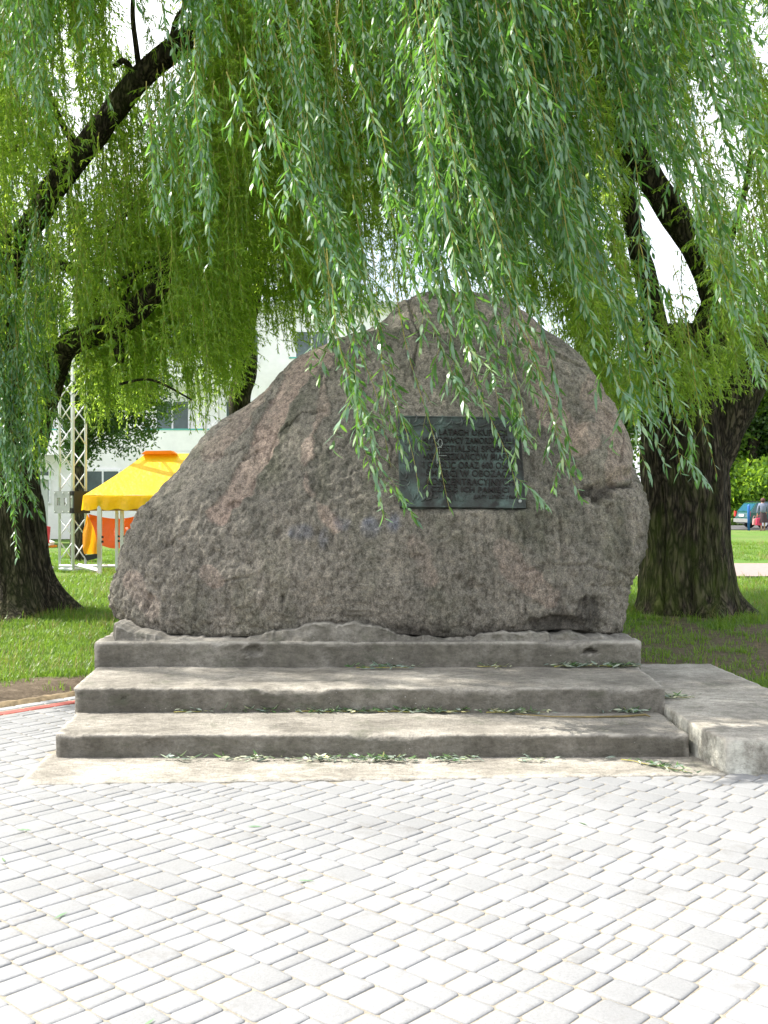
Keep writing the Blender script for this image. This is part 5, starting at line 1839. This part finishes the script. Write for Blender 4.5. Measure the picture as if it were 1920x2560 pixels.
def build_woman():
    wm = empty('person', (19.75, 54.2, 0.0), math.radians(-8))
    tag(wm, 'person in grey-blue jacket and dark skirt walking away with shopping bags', 'person')
    skin = plain('skin', (0.50, 0.30, 0.21), 0.6)
    jack = plain('blue_grey_jacket', (0.17, 0.19, 0.27), 0.85)
    skirt = plain('dark_skirt', (0.05, 0.028, 0.035), 0.9)
    hair = plain('auburn_hair', (0.08, 0.02, 0.025), 0.7)
    shoe = plain('tan_shoe', (0.25, 0.15, 0.09), 0.6)
    V = [(0, 0, .92), (0, 0, 1.15), (0, 0.01, 1.36), (0, 0.02, 1.44), (0, 0.03, 1.52), (0, .035, 1.60),
         (-.17, 0, 1.36), (-.25, .01, 1.10), (-.27, .04, .86), (-.27, .05, .78),
         (.17, 0, 1.36), (.24, .03, 1.10), (.20, .12, .92), (.18, .16, .86),
         (-.09, 0, .86), (-.10, .02, .48), (-.10, -.10, .09), (-.10, -.02, .04),
         (.09, 0, .86), (.09, .05, .48), (.09, .10, .08), (.09, .20, .04)]
    E = [(0,1),(1,2),(2,3),(3,4),(4,5),(2,6),(6,7),(7,8),(8,9),(2,10),(10,11),(11,12),(12,13),(0,14),(14,15),(15,16),(16,17),(0,18),(18,19),(19,20),(20,21)]
    Rr = [.14,.13,.13,.055,.095,.085,.06,.045,.032,.035,.06,.045,.032,.035,.09,.055,.035,.035,.09,.055,.035,.035]
    base_ = len(V)
    for hx, hy, hz, s in ((-.27, .05, .78, -1), (.18, .16, .86, 1)):
        hi = 9 if s < 0 else 13
        for k, (dx, L) in enumerate(((-.03, .06), (-.01, .07), (.01, .065), (.03, .05), (.045, .04))):
            V.append((hx + dx, hy + .015, hz - L)); E.append((hi, len(V) - 1)); Rr.append(.009)
    skin_body('body', V, E, Rr, skin, wm)
    # jacket with sleeves
    V = [(0, 0, .88), (0, 0, 1.10), (0, 0.01, 1.33), (0, .02, 1.43), (-.18, 0, 1.36), (-.255, .01, 1.10), (-.27, .04, .88), (.18, 0, 1.36), (.25, .03, 1.10), (.21, .12, .94)]
    E = [(0,1),(1,2),(2,3),(2,4),(4,5),(5,6),(2,7),(7,8),(8,9)]
    skin_body('jacket', V, E, [.20,.18,.165,.075,.085,.065,.05,.085,.065,.05], jack, wm)
    m = MB()
    n = 20
    for z, rr_ in ((.96, .155), (.80, .20), (.60, .225), (.42, .26)):
        for k in range(n):
            a = 2 * math.pi * k / n
            w = 1 + .06 * math.sin(k * 2.9) * (1 - z)
            m.v.append(Vector((rr_ * w * math.cos(a), rr_ * .8 * w * math.sin(a), z)))
    for j in range(3):
        for k in range(n):
            a, c = j * n + k, j * n + (k + 1) % n
            m.f.append((a, c, c + n, a + n))
    m.build('skirt', skirt, wm, True)
    bm = bmesh.new(); bmesh.ops.create_icosphere(bm, subdivisions=3, radius=.118)
    for v in bm.verts:
        v.co.z *= 1.12; v.co.y *= 1.05
        if v.co.y > .06 and v.co.z < .03: v.co.y = .06
    me = bpy.data.meshes.new('hair'); bm.to_mesh(me); bm.free(); me.materials.append(hair)
    me.polygons.foreach_set('use_smooth', [True] * len(me.polygons))
    obj('hair', me, wm, (0, .015, 1.585))
    for x, y in ((-.10, -.01), (.09, .19)):
        m = MB(); m.prism([(-.10, 0), (.14, 0), (.13, .05), (.02, .08), (-.09, .10)], -.04, .04, 'X'); o = m.build('shoe', shoe, wm); o.location = (x, y - .02, 0)
    def bag(name, x, y, z, w, h, mat, label):
        g = empty(name, (19.75 + x, 54.2 + y, z))
        tag(g, label, 'bag', 'shopping bags')
        m = MB(); m.prism([(-w/2, 0), (w/2, 0), (w/2 * .8, h), (-w/2 * .72, h * .93)], -.07, .07); o = m.build('sack', mat, g)
        bv = o.modifiers.new('b', 'BEVEL'); bv.width = .02; bv.segments = 2
        m = MB(); m.tube([(-.09, 0, h * .93), (-.05, 0, h + .12), (.05, 0, h + .12), (.09, 0, h * .93)], .01, 6); m.build('handle', mat, g)
    bag('shopping_bag', -.24, -.02, .28, .30, .40, plain('crimson_bag', (0.50, 0.03, 0.09), 0.5), 'crimson shopping bag in the hand of the walking person, nearer the skirt')
    bag('shopping_bag', -.40, .10, .30, .22, .34, plain('pink_bag', (0.62, 0.30, 0.30), 0.5), 'pale pink shopping bag in the same hand, further left')
build_woman()

# ---------------------------------------------------------------- grass
def blade_tuft(seed, n, H, mat, spread=0.06, wide=0.004):
    r = random.Random(seed)
    V, Fc, T = [], [], []
    for _ in range(n):
        a = r.uniform(0, 6.28)
        p = Vector((r.gauss(0, spread), r.gauss(0, spread), -0.01))
        h = H * r.uniform(.5, 1.25)
        ln = Vector((math.cos(a), math.sin(a), 0)) * h * r.uniform(.15, .8)
        s = Vector((-math.sin(a), math.cos(a), 0)) * wide * r.uniform(.7, 1.4)
        b = len(V)
        V += [p - s, p + s, p + ln * .35 + Vector((0, 0, h * .6)) - s * .7, p + ln * .35 + Vector((0, 0, h * .6)) + s * .7, p + ln + Vector((0, 0, h * .95))]
        Fc += [(b, b+1, b+3, b+2), (b+2, b+3, b+4)]
        T += [min(.95, max(0, r.gauss(.5, .25)))] * 5
    me = mesh_from('tuft', V, Fc, mat)
    a = me.attributes.new('tone', 'FLOAT', 'POINT')
    a.data.foreach_set('value', T)
    return me
def build_grass():
    r = np.random.RandomState(2)
    tufts = [blade_tuft(k, 22, 0.075, M['grass']) for k in range(4)] + [blade_tuft(9 + k, 12, 0.14, M['grass'], 0.04) for k in range(2)] + [blade_tuft(19 + k, 10, 0.16, M['straw'], 0.05, .002) for k in range(2)]
    regs = [(-5.6, -1.9, 8.3, 15.5, 7200), (-6.5, -1.5, 15.5, 23, 4200), (1.7, 6.5, 8.3, 15.5, 6200), (2.6, 9.5, 15.5, 23, 3600), (-1.5, 3.0, 10.8, 16, 500), (-10, -3, 23, 32, 1800), (4, 16, 26, 40, 2200)]
    P3, RO, SC, ID = [], [], [], []
    for x0, x1, y0, y1, n in regs:
        x = r.uniform(x0, x1, n); y = r.uniform(y0, y1, n)
        m = soil_mask(x, y)
        d = -((x - B0.x) * AN.x + (y - B0.y) * AN.y)
        keep = (r.rand(n) > m * 0.93) & ((d > 0.12) | (x > 1.5)) 
        keep &= ~((x > -2.35) & (x < 2.1) & (y < 10.9))
        keep &= ~((x > 1.8) & (x < 2.83 + 0 * y) & (y < 8.85))
        keep &= ~((y > 21.0) & (y < 26.9) & (x > 1.5))
        z = ground_z(x, y)
        for i in np.nonzero(keep)[0]:
            far = y[i] > 15
            P3.append((x[i], y[i], z[i])); RO.append((0, 0, r.uniform(0, 6.28)))
            s = r.uniform(.7, 1.3) * (1.35 if far else 1.0); SC.append((s, s, s * r.uniform(.6, 1.1)))
            u = r.rand()
            ID.append(int(r.randint(0, 4)) if u < .86 else (4 + int(r.randint(0, 2)) if u < .93 else 6 + int(r.randint(0, 2))))
    o = scatter('grass', None, tufts, P3, RO, SC, ID)
    tag(o, 'short green grass with dry blades growing over the lawn', 'grass', kind='stuff')
build_grass()

# ---------------------------------------------------------------- fallen willow leaves and twigs
def fallen(px, py, z, length, n, seed, label, twig=True, green=0.5, spread=0.02):
    """a windrow of fallen leaves on the step, centred below photograph pixel (px, py) on height z"""
    Y = (CH - z) * F / (py - HZ)
    x = (px - 960) / F * Y
    r = random.Random(seed)
    t = empty('fallen_twig', (x, Y, z))
    tag(t, label, 'fallen twig', 'fallen willow leaves on the steps')
    V, Fc, T = [], [], []
    for _ in range(int(n * 1.6)):
        p = Vector((max(-.6, min(.6, r.gauss(0, .27))) * length, r.gauss(0, spread * .8), r.uniform(.005, .028)))
        a = r.gauss(0, .7) + (math.pi if r.random() < .5 else 0)
        d = Vector((math.cos(a), math.sin(a) * .7, r.uniform(-.1, .35))).normalized()
        up = Vector((r.gauss(0, .5), r.gauss(-.3, .5), 1 if r.random() < green else -1)).normalized()
        pts, fs = leaf_verts(p, d, up, r.uniform(.035, .068), r.uniform(.010, .016), r.uniform(-.1, .6), r)
        b = len(V)
        pts = [Vector((q.x, q.y, max(q.z, .003))) for q in pts]
        V += pts
        T += [min(.97, max(0, r.gauss(.55, .22)))] * 7
        Fc += [tuple(b + k for k in f) for f in fs]
    me = mesh_from('leaves', V, Fc, M['leaf_fallen'])
    a = me.attributes.new('tone', 'FLOAT', 'POINT'); a.data.foreach_set('value', T)
    tag(obj('leaves', me, t), kind='stuff')
    if twig:
        m = MB()
        pts = [(-.5 * length + length * k / 6, r.gauss(0, spread * .5), .008 + .004 * (k % 2)) for k in range(7)]
        m.tube(pts, [.0035 - .0004 * k for k in range(7)], 5)
        m.build('twig', M['twig'], t, True)
    return t
fallen(960, 1672, .328, .42, 46, 1, 'small spray of leaves on the second step below the middle of the plinth')
fallen(1230, 1669, .328, .22, 12, 2, 'few thin leaves on the upper tread left of the corner pile', green=.7)
fallen(1440, 1668, .328, .34, 60, 3, 'pale leaf pile at the plinth foot below the square hole')
fallen(1545, 1668, .328, .34, 60, 4, 'greenish leaf pile in the right corner at the plinth foot')
fallen(480, 1782, .16, .24, 16, 5, 'short green sprig at the left end of the middle tread', green=.8)
fallen(650, 1780, .16, .45, 60, 6, 'pale twisted leaves on the first tread, left of centre', green=.3)
fallen(850, 1782, .16, .60, 80, 7, 'long drift of leaves on the first tread below the boulder middle', green=.3)
fallen(1060, 1782, .16, .62, 90, 8, 'thick drift of silvery leaves right of the middle on the first tread', green=.3)
fallen(1290, 1784, .16, .40, 46, 9, 'thin leaf line with yellow twig on the first tread')
fallen(1570, 1780, .16, .30, 80, 10, 'high heap of leaves against the ledge on the first tread', spread=.035)
fallen(1690, 1746, .216, .26, 30, 11, 'leafy twig lying on the concrete ledge', green=.7)
fallen(440, 1901, .018, .26, 14, 12, 'small leaf cluster at the foot of the first step, far left', False)
fallen(620, 1901, .018, .34, 30, 13, 'leaf cluster at the foot of the first step, second from left', False, .6)
fallen(800, 1902, .018, .36, 44, 14, 'green leaf cluster at the foot of the first step, third from left', False, .7)
fallen(960, 1903, .018, .40, 60, 15, 'largest leaf cluster at the foot of the first step near the middle', False, .5)
fallen(1120, 1903, .018, .30, 36, 16, 'leaf cluster at the foot of the first step, right of the middle', False, .6)
fallen(1350, 1905, .018, .26, 14, 17, 'sparse leaves at the foot of the first step toward the right', False, .8)
fallen(1640, 1918, .018, .46, 34, 18, 'slanting twig with pale leaves on the bottom slab before the ledge', True, .4, .012)
bpy.data.objects['fallen_twig.017'].rotation_euler = (0, 0, math.radians(-42))
def long_stick():
    Y = (CH - .16) * F / (1794 - HZ)
    m = MB()
    X = lambda px: (px - 960) / F * Y
    m.tube([(X(1290), Y + .03, .178), (X(1380), Y - .01, .168), (X(1470), Y - .02, .168), (X(1560), Y - .01, .170), (X(1615), Y + .02, .175), (X(1624), Y - .02, .17)], [.003, .005, .006, .007, .008, .004], 7)
    o = m.build('stick', plain('stick_bark', (0.17, 0.13, 0.05), 0.8, 0, 0.3, 20), None, True)
    tag(o, 'long bare yellow-brown stick lying along the first tread at the right', 'stick')
long_stick()
def plaza_bits():
    r = random.Random(31)
    labs = ['small green leaf on the pavers, left edge below the steps', 'thin willow leaf on the pavers near the left edge', 'narrow leaf on the pavers, lower left', 'bit of twig on the pavers left of the middle', 'bright green leaf on the pavers, right of the middle', 'dry leaf on the pavers at the bottom', 'thin dark twig on the pavers near the slab']
    for k, (px, py) in enumerate(((42, 2080), (12, 2160), (168, 2288), (745, 2208), (1468, 2068), (386, 2556), (620, 2072))):
        Y = CH * F / (py - HZ)
        me_v, fs = leaf_verts(Vector((0, 0, .012)), Vector((math.cos(k * 2.1), math.sin(k * 2.1), .05)).normalized(), Vector((.1, -.2, 1)).normalized(), .07, .011, .1, r)
        me = mesh_from('fallen_leaf', me_v, fs, M['leaf'])
        a = me.attributes.new('tone', 'FLOAT', 'POINT'); a.data.foreach_set('value', [.6] * 7)
        o = obj('fallen_leaf', me, None, ((px - 960) / F * Y, Y, 0.0))
        tag(o, labs[k], 'leaf', 'leaves fallen on the paving')
plaza_bits()
